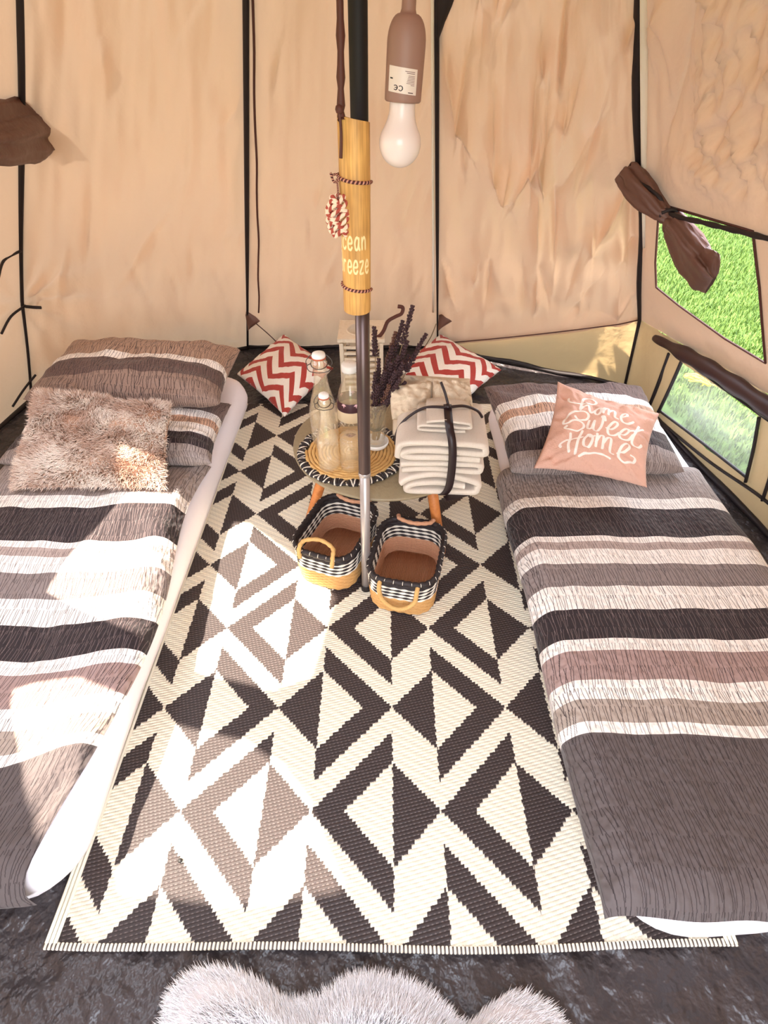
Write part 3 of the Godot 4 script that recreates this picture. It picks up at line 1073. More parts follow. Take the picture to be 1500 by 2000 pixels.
# ---------------------------------------------------------------- beds
func mattress(label: String, x0: float, x1: float, z0: float, z1: float, h: float) -> void:
	var st := begin()
	var r := 0.035
	var prof: Array = [Vector2(0.06, 0.004), Vector2(0.03, 0.006), Vector2(0.008, 0.022), Vector2(0.0, h * 0.45), Vector2(0.004, h * 0.66), Vector2(0.014, h * 0.84), Vector2(0.03, h * 0.95), Vector2(0.055, h), Vector2(0.12, h + 0.003), Vector2(0.25, h + 0.004)]
	slab(st, P((x0 + x1) / 2, 0.004, (z0 + z1) / 2), 0.0, x1 - x0, z1 - z0, 0.11, prof, func(v):
		var w: float = nz.get_noise_3d(v.x * 90, v.y * 160, v.z * 60) * 0.010 + nz.get_noise_3d(v.x * 220, v.y * 220 + 50, v.z * 220) * 0.003
		return Vector3(w, w * 0.5 if v.y > 0.03 else 0.0, w))
	var m := obj("mattress", done(st), M.sheet)
	tag(m, label, "mattress")

# a quilt lying on a mattress: x0..x1 the bed's edges, hangs in metres over each side and the foot
func duvet(label: String, x0: float, x1: float, z0: float, z1: float, y: float, hl: Callable, hr: Callable, foot: float, seed_: float, rough: float) -> void:
	var r := 0.045
	var drop := func(d: float) -> Vector2:      # how far out and down at d past the edge
		if d <= 0.0: return Vector2.ZERO
		if d < r * PI / 2: return Vector2(r * sin(d / r), r * (1 - cos(d / r)))
		return Vector2(r + (d - r * PI / 2) * 0.06, r + (d - r * PI / 2))
	var shape := func(u: float, v: float, lift: float) -> Vector3:
		var z: float = lerpf(z1, z0 - foot * (1.0 - (0.42 * sm(0.72, 1.0, u) if x1 < 0 else 0.0)), v)
		var a: float = lerpf(x0 - hl.call(v), x1 + hr.call(v), u)
		var x: float = clampf(a, x0, x1)
		var q: Vector2 = drop.call(x0 - a)
		x -= q.x
		var q2: Vector2 = drop.call(a - x1)
		x += q2.x
		var q3: Vector2 = drop.call(z0 - z)
		var zz := maxf(z, z0) - q3.x
		var down := minf(q.y + q2.y + q3.y, y - 0.014)
		var e := minf(minf(u, 1 - u) * (x1 - x0), minf(v, 1 - v) * (z1 - z0))
		var puff := lift * sqrt(sm(0.0, 0.07, e))
		var w: float = nz.get_noise_2d(a * 95 + seed_, z * 55) * 0.022 + nz.get_noise_2d(a * 260 + seed_, z * 150) * 0.008
		var rim := sm(0.16, 0.0, 1.0 - u) if x1 < 0 else sm(0.16, 0.0, u)
		w += rim * sin(z * 46.0 + nz.get_noise_2d(a * 60, z * 60) * 5.0) * (0.007 if x1 < 0 else 0.002)
		w *= rough * sm(0.0, 0.03, e) * (1.0 if lift > 0.01 else 0.0)
		var n := Vector3(0, 1, 0)
		n = n.lerp(Vector3(-0.85, 0.35, 0), sm(0.0, 0.045, q.y)).lerp(Vector3(0.85, 0.35, 0), sm(0.0, 0.045, q2.y)).lerp(Vector3(0, 0.5, 0.8), sm(0.0, 0.045, q3.y))
		return P(x, y - down, zz) + n * (puff + w) + Vector3(0, 0, nz.get_noise_2d(a * 60 + seed_, 3) * 0.05 * sm(0.5, 1.0, v))
	var st := begin()
	grid(st, 110, 190, func(u, v): return shape.call(u, v, 0.032))
	grid(st, 40, 60, func(u, v): return shape.call(u, v, 0.002), true)
	var m := obj("duvet", done(st), M.duvet)
	tag(m, label, "duvet")

func pillow(called: String, label: String, tl: Vector3, tr: Vector3, br: Vector3, bl: Vector3, th: float, m: Material, seed_: float, floor_y: float) -> void:
	var st := begin()
	cushion(st, tl, tr, br, bl, th, 0.05, 46, 0.006, seed_, func(p): return Vector3(p.x, maxf(p.y, floor_y + 0.15 * (p.y - floor_y)), p.z), 0.36)
	tag(obj(called, done(st), m), label, "pillow")

func furry_cushion() -> void:
	var tl := P(-1.075, 0.335, 1.53); var tr := P(-0.655, 0.315, 1.48)
	var br := P(-0.635, 0.19, 1.235); var bl := P(-1.075, 0.19, 1.235)
	var t := thing("cushion", "fluffy tan faux-fur cushion on the bed beside the left wall", "cushion", P(-0.86, 0.19, 1.235))
	var st := begin()
	cushion(st, tl, tr, br, bl, 0.10, 0.03, 30, 0.004, 3.0)
	obj("cover", done(st), M.fur_base, t)
	var nrm := (bl - tl).cross(tr - tl).normalized()
	var xf: Array = []
	var cl: Array = []
	for i in 17000:
		var s := rng.randf_range(-1, 1); var u := rng.randf_range(-1, 1)
		if i % 7 == 0:
			if i % 2 == 0: s = signf(s) * rng.randf_range(0.9, 1.0)
			else: u = signf(u) * rng.randf_range(0.9, 1.0)
		var e := (1 - s * s) * (1 - u * u)
		var ss := s * (1.0 - 0.03 * (1 - u * u)); var uu := u * (1.0 - 0.03 * (1 - s * s))
		var p := tl.lerp(tr, (ss + 1) / 2).lerp(bl.lerp(br, (ss + 1) / 2), (uu + 1) / 2) + nrm * 0.05 * pow(e, 0.42)
		var out := ((tr - tl).normalized() * s * pow(absf(s), 3.0) + (bl - tl).normalized() * u * pow(absf(u), 3.0))
		# the pile is brushed into two swirls
		var brush := Vector3(nz.get_noise_2d(s * 55, u * 55), 0.0, nz.get_noise_2d(s * 55 + 400, u * 55)) * 1.6
		var dir := (nrm * 0.75 + out * 0.9 + brush + (bl - tl).normalized() * 0.5 + Vector3(rng.randf_range(-0.3, 0.3), rng.randf_range(-0.3, 0.3), rng.randf_range(-0.3, 0.3))).normalized()
		var b := Basis(Quaternion(Vector3.UP, dir)) * Basis(Vector3.UP, rng.randf() * TAU)
		xf.append(Transform3D(b.scaled_local(Vector3(0.017, rng.randf_range(0.014, 0.026), 0.017)), p))
		var k := clampf(0.5 + nz.get_noise_2d(s * 60 + 77, u * 60) * 1.2 + rng.randf_range(-0.5, 0.5), 0, 1)
		cl.append(Color(0.60, 0.39, 0.29).lerp(Color(1.0, 0.88, 0.78), k))
	strands("pile", fur_strand(0.35), M.fur, xf, cl, t)

func beds() -> void:
	mattress("white-sheeted mattress of the bed along the left wall", -1.235, -0.552, 0.262, 2.06, 0.125)
	mattress("white-sheeted mattress of the bed along the right wall", 0.398, 1.03, 0.215, 1.92, 0.105)
	duvet("grey striped duvet with scratchy lines on the bed beside the left wall", -1.215, -0.585, 0.30, 1.42, 0.135, func(v): return 0.0, func(v): return 0.03 - 0.02 * sin(v * 9.0) - 0.035 * sm(0.75, 1.0, v), 0.17, 40.0, 1.2)
	duvet("grey striped duvet with scratchy lines on the bed beside the right wall", 0.42, 0.99, 0.262, 1.43, 0.118, func(v): return 0.095 - 0.012 * v + 0.010 * sin(v * 11.0), func(v): return 0.05, 0.03, 140.0, 0.9)
	pillow("pillow", "striped grey pillow on the left bed, under the fluffy tan cushion", P(-1.19, 0.195, 1.69), P(-0.535, 0.195, 1.69), P(-0.53, 0.185, 1.36), P(-1.19, 0.185, 1.36), 0.125, M.pillow, 3.0, 0.133)
	pillow("pillow", "tan and brown striped pillow at the head of the left bed", P(-1.17, 0.29, 1.98), P(-0.545, 0.265, 1.97), P(-0.525, 0.285, 1.545), P(-1.15, 0.30, 1.545), 0.15, M.pillow_back, 9.0, 0.133)
	pillow("pillow", "striped grey pillow on the right bed, behind the pink lettered cushion", P(0.365, 0.20, 1.80), P(0.94, 0.20, 1.80), P(0.915, 0.175, 1.33), P(0.385, 0.175, 1.33), 0.15, M.pillow, 21.0, 0.112)
	furry_cushion()
	var st := begin()
	cushion(st, P(0.542, 0.36, 1.551), P(0.795, 0.355, 1.372), P(0.744, 0.215, 1.205), P(0.44, 0.215, 1.295), 0.115, 0.10, 64, 0.006, 31.0, null, 0.55, true)
	tag(obj("cushion", done(st), M.pink), "pink cushion lettered in white, leaning on the right bed's pillow", "cushion")
	var names := ["red and white chevron cushion on the floor beside the left bed's pillow", "red and white chevron cushion on the floor behind the folded towels"]
	var cs := [[P(-0.635, 0.065, 2.16), P(-0.466, 0.11, 2.46), P(-0.215, 0.09, 2.166), P(-0.392, 0.035, 1.866)], [P(0.046, 0.06, 2.22), P(0.263, 0.11, 2.46), P(0.507, 0.08, 2.17), P(0.29, 0.035, 1.92)]]
	for k in 2:
		st = begin()
		var c: Array = cs[k]
		# the print runs from the left corner to the near one
		cushion(st, c[1], c[2], c[3], c[0], 0.10, 0.07, 32, 0.003, 50.0 + k * 9, func(p): return Vector3(p.x, maxf(p.y, 0.008), p.z))
		var o := obj("cushion", done(st), M.chevron)
		tag(o, names[k], "cushion", "chevron cushions against the back wall")

# ---------------------------------------------------------------- the table and what stands on it
const TT := 0.31
const PS := 1.06

func table() -> void:
	var c := P(0.004, 0, 1.303)
	var t := thing("side_table", "low round taupe side table with splayed orange wooden legs", "table", c)
	obj("tabletop", lathe_mesh([Vector2(0.001, TT - 0.016), Vector2(0.243, TT - 0.016), Vector2(0.254, TT - 0.013), Vector2(0.260, TT - 0.007), Vector2(0.261, TT - 0.003), Vector2(0.258, TT), Vector2(0.2, TT), Vector2(0.001, TT)], c, 72), M.table_top, t)
	for l in [[P(0.12, 0.30, 1.205), P(0.173, 0.006, 1.150)], [P(-0.15, 0.30, 1.255), P(-0.245, 0.006, 1.245)], [P(0.03, 0.30, 1.42), P(0.06, 0.006, 1.53)]]:
		obj("leg", tube_mesh([l[0], (l[0] as Vector3).lerp(l[1], 0.5), (l[0] as Vector3).lerp(l[1], 0.97), l[1]], func(u): return 0.0165 - 0.005 * u, 16), M.leg_wood, t)

func placemat() -> void:
	var c := P(-0.088, TT, 1.24)
	var t := thing("placemat", "round jute placemat with a black and white braided edge", "placemat", c)
	var path: Array = []
	var turns := 12.5
	for k in int(turns * 44) + 1:
		var a := TAU * k / 44.0
		path.append(c + Vector3(cos(a), 0, sin(a)) * (0.004 + 0.0097 * a / TAU) + Vector3(0, 0.0052 + 0.0008 * sin(k * 2.1), 0))
	var st := begin()
	tube(st, path, func(u): return 0.0050 + 0.0011 * sin(u * 1900.0), 7)
	obj("coil", done(st), M.jute, t)
	for s in 3:
		path = []
		for k in 480:
			var a := TAU * k / 480.0
			var r := 0.1378 + 0.0110 * sin(a * 58.0 + s * TAU / 3) 
			path.append(c + Vector3(cos(a) * r, 0.0048 + 0.0028 * cos(a * 40.0 * 2.0 + s * 2.1), sin(a) * r))
		obj("braid", tube_mesh(path, [0.0030, 0.0023, 0.0030][s], 6, true), [M.straw_black, M.straw_white, M.straw_black][s], t)

# a thin-walled glass vessel: outer profile, then back down inside
func glass_shell(outer: Array, wall: float, at: Vector3, floor_t := 0.006, seg := 40, wave := 0.0, waves := 0) -> ArrayMesh:
	var st := begin()
	var prof: Array = [Vector2(0.0004, outer[0].y)]
	for q in outer: prof.append(q)
	for k in range(outer.size() - 1, -1, -1):
		var q: Vector2 = outer[k]
		if q.y < outer[0].y + floor_t: continue
		prof.append(Vector2(maxf(q.x - wall, 0.001), q.y))
	prof.append(Vector2(maxf(outer[1].x - wall, 0.001), outer[0].y + floor_t))
	prof.append(Vector2(0.0004, outer[0].y + floor_t))
	lathe(st, prof, at, seg, Vector3.UP, wave, waves)
	return done(st)

func swing_bottle(label: String, at: Vector3, h: float, rb: float, facets: int) -> void:
	var t := thing("bottle", label, "bottle", at)
	var nk := rb * 0.46
	var out: Array = [Vector2(rb * 0.86, 0), Vector2(rb * 0.97, 0.003), Vector2(rb, 0.010), Vector2(rb, h * 0.25)]
	for k in 9:
		var f := k / 8.0
		out.append(Vector2(lerpf(rb, nk, sm(0.0, 1.0, f)), h * lerpf(0.32, 0.74, f)))
	for q in [[1.0, 0.82], [0.98, 0.86], [1.16, 0.87], [1.16, 0.90], [0.96, 0.91], [1.02, 0.945]]: out.append(Vector2(nk * q[0], h * q[1]))
	obj("glass", glass_shell(out, 0.0028, at, 0.008, 48, 0.02 if facets > 0 else 0.0, facets), M.glass, t)
	obj("seal", lathe_mesh([Vector2(0.001, h * 0.94), Vector2(nk * 1.02, h * 0.94), Vector2(nk * 1.04, h * 0.952), Vector2(0.001, h * 0.955)], at, 24), M.rubber, t)
	obj("stopper", lathe_mesh([Vector2(0.001, h * 0.952), Vector2(nk * 0.98, h * 0.952), Vector2(nk * 1.02, h * 0.968), Vector2(nk * 0.9, h * 0.99), Vector2(nk * 0.5, h), Vector2(0.001, h)], at, 28), M.ceramic, t)
	var wires := begin()
	var ring: Array = []
	for k in 28:
		var a := TAU * k / 28
		ring.append(at + Vector3(cos(a) * nk * 1.22, h * 0.885 - 0.006 * sin(a), sin(a) * nk * 1.22))
	tube(wires, ring, 0.0011, 6, true)
	for s in [-1.0, 1.0]:
		tube(wires, smooth_path([at + Vector3(s * nk * 1.2, h * 0.885, 0), at + Vector3(s * nk * 1.75, h * 0.875, 0.004), at + Vector3(s * nk * 1.85, h * 0.915, 0.002), at + Vector3(s * nk * 1.25, h * 0.965, 0), at + Vector3(s * nk * 0.6, h * 0.985, 0)], 5), 0.0011, 6)
		tube(wires, smooth_path([at + Vector3(s * nk * 1.75, h * 0.875, 0.004), at + Vector3(s * nk * 1.7, h * 0.85, 0.010), at + Vector3(s * nk * 1.2, h * 0.835, nk * 1.1), at + Vector3(0, h * 0.83, nk * 1.35)], 5), 0.0011, 6)
	obj("wire_clip", done(wires), M.wire, t)

func tabletop_things() -> void:
	swing_bottle("tall clear swing-top bottle with a white stopper at the back of the placemat", P(-0.164, TT + 0.011, 1.288), 0.262, 0.0382, 0)
	swing_bottle("small clear faceted swing-top bottle at the front of the placemat", P(-0.144, TT + 0.011, 1.164), 0.218, 0.0281, 10)
	# carafe
	var at := P(-0.091, TT + 0.011, 1.338)
	var t := thing("carafe", "glass carafe with a white lid and a star-patterned band, half hidden by the pole", "carafe", at)
	obj("glass", glass_shell([Vector2(0.034, 0), Vector2(0.038, 0.004), Vector2(0.039, 0.05), Vector2(0.038, 0.10), Vector2(0.032, 0.13), Vector2(0.023, 0.155), Vector2(0.020, 0.175), Vector2(0.021, 0.19)], 0.0026, at), M.glass, t)
	obj("lid", lathe_mesh([Vector2(0.001, 0.186), Vector2(0.0215, 0.186), Vector2(0.0225, 0.19), Vector2(0.0222, 0.203), Vector2(0.019, 0.207), Vector2(0.001, 0.208)], at, 32), M.ceramic, t)
	obj("band", lathe_mesh([Vector2(0.0394, 0.045), Vector2(0.0400, 0.046), Vector2(0.0388, 0.104), Vector2(0.0382, 0.105)], at, 40), M.star_band, t)
	# tumbler, mouth down
	at = P(-0.086, TT + 0.011, 1.166)
	t = thing("tumbler", "clear ribbed drinking glass turned upside down on the placemat", "glass", at)
	var gs := begin()
	var prof: Array = [Vector2(0.0275, 0), Vector2(0.0290, 0.001), Vector2(0.0285, 0.03), Vector2(0.0272, 0.075), Vector2(0.0262, 0.083), Vector2(0.0262, 0.095), Vector2(0.022, 0.099), Vector2(0.0004, 0.099), Vector2(0.0004, 0.089), Vector2(0.023, 0.088), Vector2(0.025, 0.075), Vector2(0.0268, 0.03), Vector2(0.0275, 0)]
	lathe(gs, prof, at, 96, Vector3.UP, 0.02, 24)
	obj("ribbed_wall", done(gs), M.glass, t)
	# dish, vase, lavender
	at = P(-0.023, TT + 0.011, 1.262)
	var dish := obj("dish", lathe_mesh([Vector2(0.001, 0), Vector2(0.028, 0), Vector2(0.033, 0.004), Vector2(0.036, 0.012), Vector2(0.0355, 0.016), Vector2(0.033, 0.016), Vector2(0.031, 0.008), Vector2(0.001, 0.006)], at, 40), M.ceramic)
	tag(dish, "small white dish under the lavender vase", "dish")
	at += Vector3(0, 0.0065, 0)
	t = thing("vase", "clear glass tumbler used as a vase for the dried lavender", "vase", at)
	obj("glass", glass_shell([Vector2(0.025, 0), Vector2(0.0275, 0.003), Vector2(0.028, 0.05), Vector2(0.0315, 0.128), Vector2(0.0320, 0.134)], 0.0022, at, 0.010), M.glass, t)
	var band := obj("twine_tie", tube_mesh(ringpath(at + Vector3(0, 0.052, 0), 0.0155), 0.004, 8, true), M.dark)
	tag(band, "dark tie round the lavender stems inside the glass", "tie")
	# sprigs: where the tip is
	var tips := [[0.011, 0.495, 1.261], [0.028, 0.490, 1.240], [-0.006, 0.485, 1.272], [0.040, 0.537, 1.240], [0.021, 0.532, 1.314], [0.053, 0.585, 1.314], [0.032, 0.522, 1.272], [-0.021, 0.537, 1.272], [0.070, 0.686, 1.325], [0.048, 0.640, 1.346], [-0.023, 0.651, 1.283], [0.106, 0.615, 1.325], [0.030, 0.615, 1.336], [0.059, 0.606, 1.304], [0.038, 0.577, 1.283], [0.066, 0.553, 1.336], [-0.013, 0.564, 1.293], [0.004, 0.548, 1.261], [0.019, 0.564, 1.272], [0.030, 0.551, 1.251], [0.045, 0.527, 1.293], [0.013, 0.517, 1.240], [-0.015, 0.513, 1.251], [0.036, 0.506, 1.251], [0.049, 0.564, 1.272], [0.002, 0.509, 1.304], [0.055, 0.516, 1.261], [0.021, 0.596, 1.293]]
	var k := 0
	for q in tips:
		var tip := P(q[0], q[1], q[2])
		var a := k * 2.4
		var foot := at + Vector3(cos(a) * 0.010, 0.016, sin(a) * 0.010)
		var neck := at + Vector3(cos(a) * 0.008 + (q[0] + 0.023) * 0.18, 0.088, sin(a) * 0.008)
		var sp := thing("lavender_sprig", "dried dark purple lavender sprig standing in the glass vase", "lavender", foot, "dried lavender sprigs in the glass vase")
		var path := smooth_path([foot, neck, neck.lerp(tip, 0.55) + Vector3(0, 0.008, 0), tip], 7)
		obj("stem", tube_mesh(path, 0.0011, 5), M.stem, sp)
		var spike := begin()
		var n := path.size()
		var dir = ((path[n - 1] as Vector3) - path[n - 4]).normalized()
		var len_ := rng.randf_range(0.07, 0.11)
		var rows := int(len_ / 0.0075)
		for i in rows:
			var f := float(i) / rows
			var c = tip - dir * len_ * (1 - f)
			for j in 5:
				var an := TAU * j / 5 + i * 0.7
				var sd = dir.cross(Vector3.RIGHT).normalized().rotated(dir, an)
				var r := lerpf(0.0088, 0.0040, f) * rng.randf_range(0.6, 1.3)
				var e = c + sd * r + dir * 0.004
				tube(spike, [c, c.lerp(e, 0.6) + dir * 0.001, e + dir * 0.004], func(u): return 0.0026 * (1.0 - absf(u - 0.6)) + 0.0004, 5)
		obj("flower_spike", done(spike), M.lavender_pale if k in [4, 12, 21] else M.lavender, sp)
		k += 1

func ringpath(c: Vector3, r: float, n := 28, sx := 1.0, sz := 1.0) -> Array:
	var out: Array = []
	for k in n:
		out.append(c + Vector3(cos(TAU * k / n) * r * sx, 0, sin(TAU * k / n) * r * sz))
	return out

# a folded cloth: a centre line in (x, y) swept along z with rounded near edge
func folded(line: Array, z0: float, z1: float, th: float, at: Vector3, yaw: float, wob := 0.003) -> ArrayMesh:
	var st := begin()
	var pts: Array = []
	th *= PS
	for q in line: pts.append(Vector3(q[0], q[1], 0) * PS)
	var path := smooth_path(pts, 7)
	var n := path.size()
	var prof: Array = []
	for k in 7:      # near edge, rounded
		var an := -PI / 2 + PI * k / 6
		prof.append(Vector2(sin(an) * th * 0.5, z0 - cos(an) * th * 0.5))
	for k in 4: prof.append(Vector2(th * 0.5, lerpf(z0 + 0.02, z1, k / 3.0)))
	for k in 4: prof.append(Vector2(-th * 0.5, lerpf(z1, z0 + 0.02, k / 3.0)))
	var m := prof.size()
	var b := Basis(Vector3.UP, yaw)
	var rings: Array = []
	for i in n:
		var d: Vector3 = (path[mini(i + 1, n - 1)] - path[maxi(i - 1, 0)]).normalized()
		var nr := Vector3(-d.y, d.x, 0)
		var ring := PackedVector3Array()
		for q in prof:
			var p: Vector3 = path[i] + nr * q.x
			var zz: float = q.y + nz.get_noise_3d(p.x * 300, p.y * 300, q.y * 100) * wob
			ring.append(at + b * Vector3(p.x, maxf(p.y, 0.0005) + nz.get_noise_3d(p.x * 200, 5 + p.y * 60, zz * 160) * wob * 1.6 * sm(0.0, 0.01, p.y), -zz))
		rings.append(ring)
	for i in n - 1:
		for k in m:
			var l := (k + 1) % m
			tri(st, rings[i][k], rings[i][l], rings[i + 1][l])
			tri(st, rings[i][k], rings[i + 1][l], rings[i + 1][k])
	for e in [0, n - 1]:
		for k in range(1, m - 1):
			tri(st, rings[e][0], rings[e][k], rings[e][k + 1])
	return done(st)

func towels() -> void:
	var at := P(0.134, TT + 0.001, 1.062)
	var yaw := -0.06
	var g := "folded towels tied with a ribbon"
	# bottom: a thick rolled fold; middle: a flat double fold; upper: a thick double fold
	var t1 := obj("towel", folded([[0.062, 0.026], [0.0, 0.034], [-0.05, 0.030], [-0.072, 0.018], [-0.066, 0.008], [0.0, 0.009], [0.080, 0.010], [0.092, 0.024], [0.084, 0.040], [0.0, 0.058], [-0.06, 0.048], [-0.088, 0.028]], 0.0, 0.18, 0.0145, at, yaw), M.terry)
	tag(t1, "cream terry towel at the bottom of the ribboned pile, rolled in its fold", "towel", g)
	var t2 := obj("towel", folded([[-0.086, 0.0665], [-0.03, 0.073], [0.04, 0.070], [0.086, 0.068], [0.094, 0.078], [0.086, 0.087], [0.02, 0.088], [-0.06, 0.086], [-0.088, 0.082]], 0.002, 0.18, 0.013, at, yaw), M.terry)
	tag(t2, "cream terry towel folded flat, second from the bottom of the ribboned pile", "towel", g)
	var t3 := obj("towel", folded([[0.088, 0.104], [0.0, 0.106], [-0.064, 0.105], [-0.085, 0.112], [-0.066, 0.122], [0.0, 0.124], [0.090, 0.120], [0.097, 0.131], [0.086, 0.142], [0.0, 0.145], [-0.070, 0.143], [-0.092, 0.132], [-0.096, 0.105]], 0.0, 0.18, 0.0145, at, yaw), M.terry)
	tag(t3, "thick cream towel with woven border lines on top of the pile of large towels", "towel", g)
	# the face cloth
	var t4 := obj("face_cloth", folded([[0.052, 0.159], [0.0, 0.158], [-0.045, 0.160], [-0.052, 0.166], [-0.044, 0.171], [0.01, 0.170], [0.058, 0.168], [0.062, 0.175], [0.052, 0.180], [0.0, 0.184], [-0.035, 0.180]], 0.028, 0.13, 0.0065, at, yaw, 0.004), M.terry)
	tag(t4, "small folded white face cloth under the knot of the ribbon", "face cloth")
	# bathrobe folded behind, standing higher
	var rb := begin()
	cushion(rb, P(0.023, TT + 0.196, 1.320), P(0.225, TT + 0.189, 1.309), P(0.239, TT + 0.064, 1.235), P(0.023, TT + 0.064, 1.235), 0.085, 0.0, 44, 0.009, 88.0, func(p): return Vector3(p.x, maxf(p.y, TT + 0.002), p.z), 0.3)
	cushion(rb, P(0.017, TT + 0.193, 1.256), P(0.122, TT + 0.201, 1.272), P(0.111, TT + 0.143, 1.208), P(0.021, TT + 0.127, 1.208), 0.05, -0.05, 26, 0.006, 95.0, null, 0.4)
	cushion(rb, P(0.125, TT + 0.206, 1.277), P(0.220, TT + 0.193, 1.267), P(0.225, TT + 0.138, 1.198), P(0.125, TT + 0.148, 1.208), 0.05, -0.05, 26, 0.006, 99.0, null, 0.4)
	tag(obj("bathrobe", done(rb), M.terry_fluffy), "folded fluffy beige bathrobe behind the pile of towels", "bathrobe")
	# ribbon: down the front and up over the pile, with a bow at the top
	var t := thing("ribbon", "dark plum ribbon tied round the towels and bathrobe", "ribbon", at)
	var front: Array = []
	for q in [[0.012, 0.190, 0.09], [0.013, 0.189, 0.03], [0.016, 0.176, 0.012], [0.022, 0.156, -0.006], [0.026, 0.12, -0.013], [0.027, 0.07, -0.012], [0.024, 0.03, -0.012], [0.014, 0.008, -0.011], [0.010, 0.001, 0.0]]:
		front.append(at + Basis(Vector3.UP, yaw) * Vector3(q[0], q[1], -q[2]) * PS)
	obj("band", ribbon_mesh(smooth_path(front, 6), 0.0095, Vector3.RIGHT), M.ribbon, t)
	var cross: Array = []
	for q in [[-0.104, 0.09, 0.07], [-0.100, 0.125, 0.075], [-0.08, 0.152, 0.085], [-0.04, 0.182, 0.085], [0.012, 0.194, 0.072], [0.05, 0.190, 0.085], [0.082, 0.170, 0.10], [0.096, 0.15, 0.105]]:
		cross.append(at + Basis(Vector3.UP, yaw) * Vector3(q[0], q[1], -q[2]) * PS)
	obj("band", tube_mesh(smooth_path(cross, 6), 0.0035, 8), M.ribbon, t)
	var tail: Array = []
	for q in [[0.012, 0.200, 0.076], [0.004, 0.222, 0.085], [-0.006, 0.240, 0.10]]:
		tail.append(at + Basis(Vector3.UP, yaw) * Vector3(q[0], q[1], -q[2]) * PS)
	obj("tail", tube_mesh(smooth_path(tail, 6), 0.0032, 8), M.ribbon, t)
	obj("knot", lathe_mesh([Vector2(0.001, -0.006), Vector2(0.006, -0.004), Vector2(0.008, 0), Vector2(0.006, 0.004), Vector2(0.001, 0.006)], at + Basis(Vector3.UP, yaw) * Vector3(0.0127, 0.207, -0.078), 14), M.ribbon, t)
	var end := begin()
	box(end, at + Vector3(0.045, 0.0035, 0.012), Vector3(0.06, 0.002, 0.02), Basis(Vector3.UP, 0.35), 0.0006)
	obj("tail", done(end), M.ribbon, t)

func ribbon_mesh(path: Array, hw: float, across: Vector3) -> ArrayMesh:
	var st := begin()
	var n := path.size()
	var ring: Array = []
	for i in n:
		var d: Vector3 = (path[mini(i + 1, n - 1)] - path[maxi(i - 1, 0)]).normalized()
		var nr := across.cross(d).normalized() * 0.0008
		var c: Vector3 = path[i]
		ring.append([c - across * hw - nr, c + across * hw - nr, c + across * hw + nr, c - across * hw + nr])
	for i in n - 1:
		for k in 4:
			var l := (k + 1) % 4
			tri(st, ring[i][k], ring[i][l], ring[i + 1][l])
			tri(st, ring[i][k], ring[i + 1][l], ring[i + 1][k])
	return done(st)

func lantern() -> void:
	var c := P(-0.092, 0, 2.19)
	var yaw := 0.0
	var w := 0.178; var h := 0.245
	var t := thing("lantern", "white wooden slatted lantern with a round hole in its top, behind the bottles", "lantern", c)
	obj("base", box_mesh(c + Vector3(0, 0.010, 0), Vector3(w + 0.008, 0.016, w + 0.008)), M.white_wood, t)
	for sx in [-1, 1]:
		for sz in [-1, 1]:
			obj("post", box_mesh(c + Vector3(sx * (w / 2 - 0.008), h / 2, sz * (w / 2 - 0.008)), Vector3(0.016, h - 0.03, 0.016)), M.white_wood, t)
	for k in 8:
		var y := 0.032 + k * 0.0255
		for s in [-1, 1]:
			obj("slat", box_mesh(c + Vector3(0, y, s * (w / 2 - 0.004)), Vector3(w - 0.034, 0.013, 0.007)), M.white_wood, t)
			obj("slat", box_mesh(c + Vector3(s * (w / 2 - 0.004), y, 0), Vector3(0.007, 0.013, w - 0.034)), M.white_wood, t)
	# lid: a square plate with a round hole
	var st := begin()
	var n := 48
	for y in [h - 0.008, h + 0.006]:
		for k in n:
			var q: Array = []
			for kk in [k, k + 1]:
				var a = TAU * kk / n
				var d := Vector2(cos(a), sin(a))
				var o := d * (w / 2 + 0.006) / maxf(absf(d.x), absf(d.y))
				q.append([c + Vector3(d.x * 0.058, y, d.y * 0.058), c + Vector3(o.x, y, o.y)])
			tri(st, q[0][0], q[0][1], q[1][1]); tri(st, q[0][0], q[1][1], q[1][0])
	for k in n:
		for ring in 2:
			var q: Array = []
			for kk in [k, k + 1]:
				var a = TAU * kk / n
				var d := Vector2(cos(a), sin(a))
				var o: Vector2 = d * 0.058 if ring == 0 else d * (w / 2 + 0.006) / maxf(absf(d.x), absf(d.y))
				q.append([c + Vector3(o.x, h - 0.008, o.y), c + Vector3(o.x, h + 0.006, o.y)])
			st.set_smooth_group(-1)
			tri(st, q[0][0], q[0][1], q[1][1]); tri(st, q[0][0], q[1][1], q[1][0])
			st.set_smooth_group(0)
	obj("lid", done(st), M.white_wood, t)
	obj("collar", lathe_mesh([Vector2(0.058, h - 0.05), Vector2(0.0582, h + 0.008), Vector2(0.062, h + 0.010), Vector2(0.065, h + 0.006)], c, 40), M.white_wood, t)
	var hp: Array = []
	for q in [[0.03, 0.245, 2.14], [0.058, 0.252, 2.12], [0.078, 0.275, 2.12], [0.095, 0.305, 2.14], [0.125, 0.316, 2.16], [0.15, 0.325, 2.17], [0.155, 0.345, 2.18], [0.135, 0.35, 2.18]]:
		hp.append(P(q[0] - 0.08, q[1], q[2]))
	obj("handle", tube_mesh(smooth_path(hp, 5), 0.0075, 8), M.leather, t)

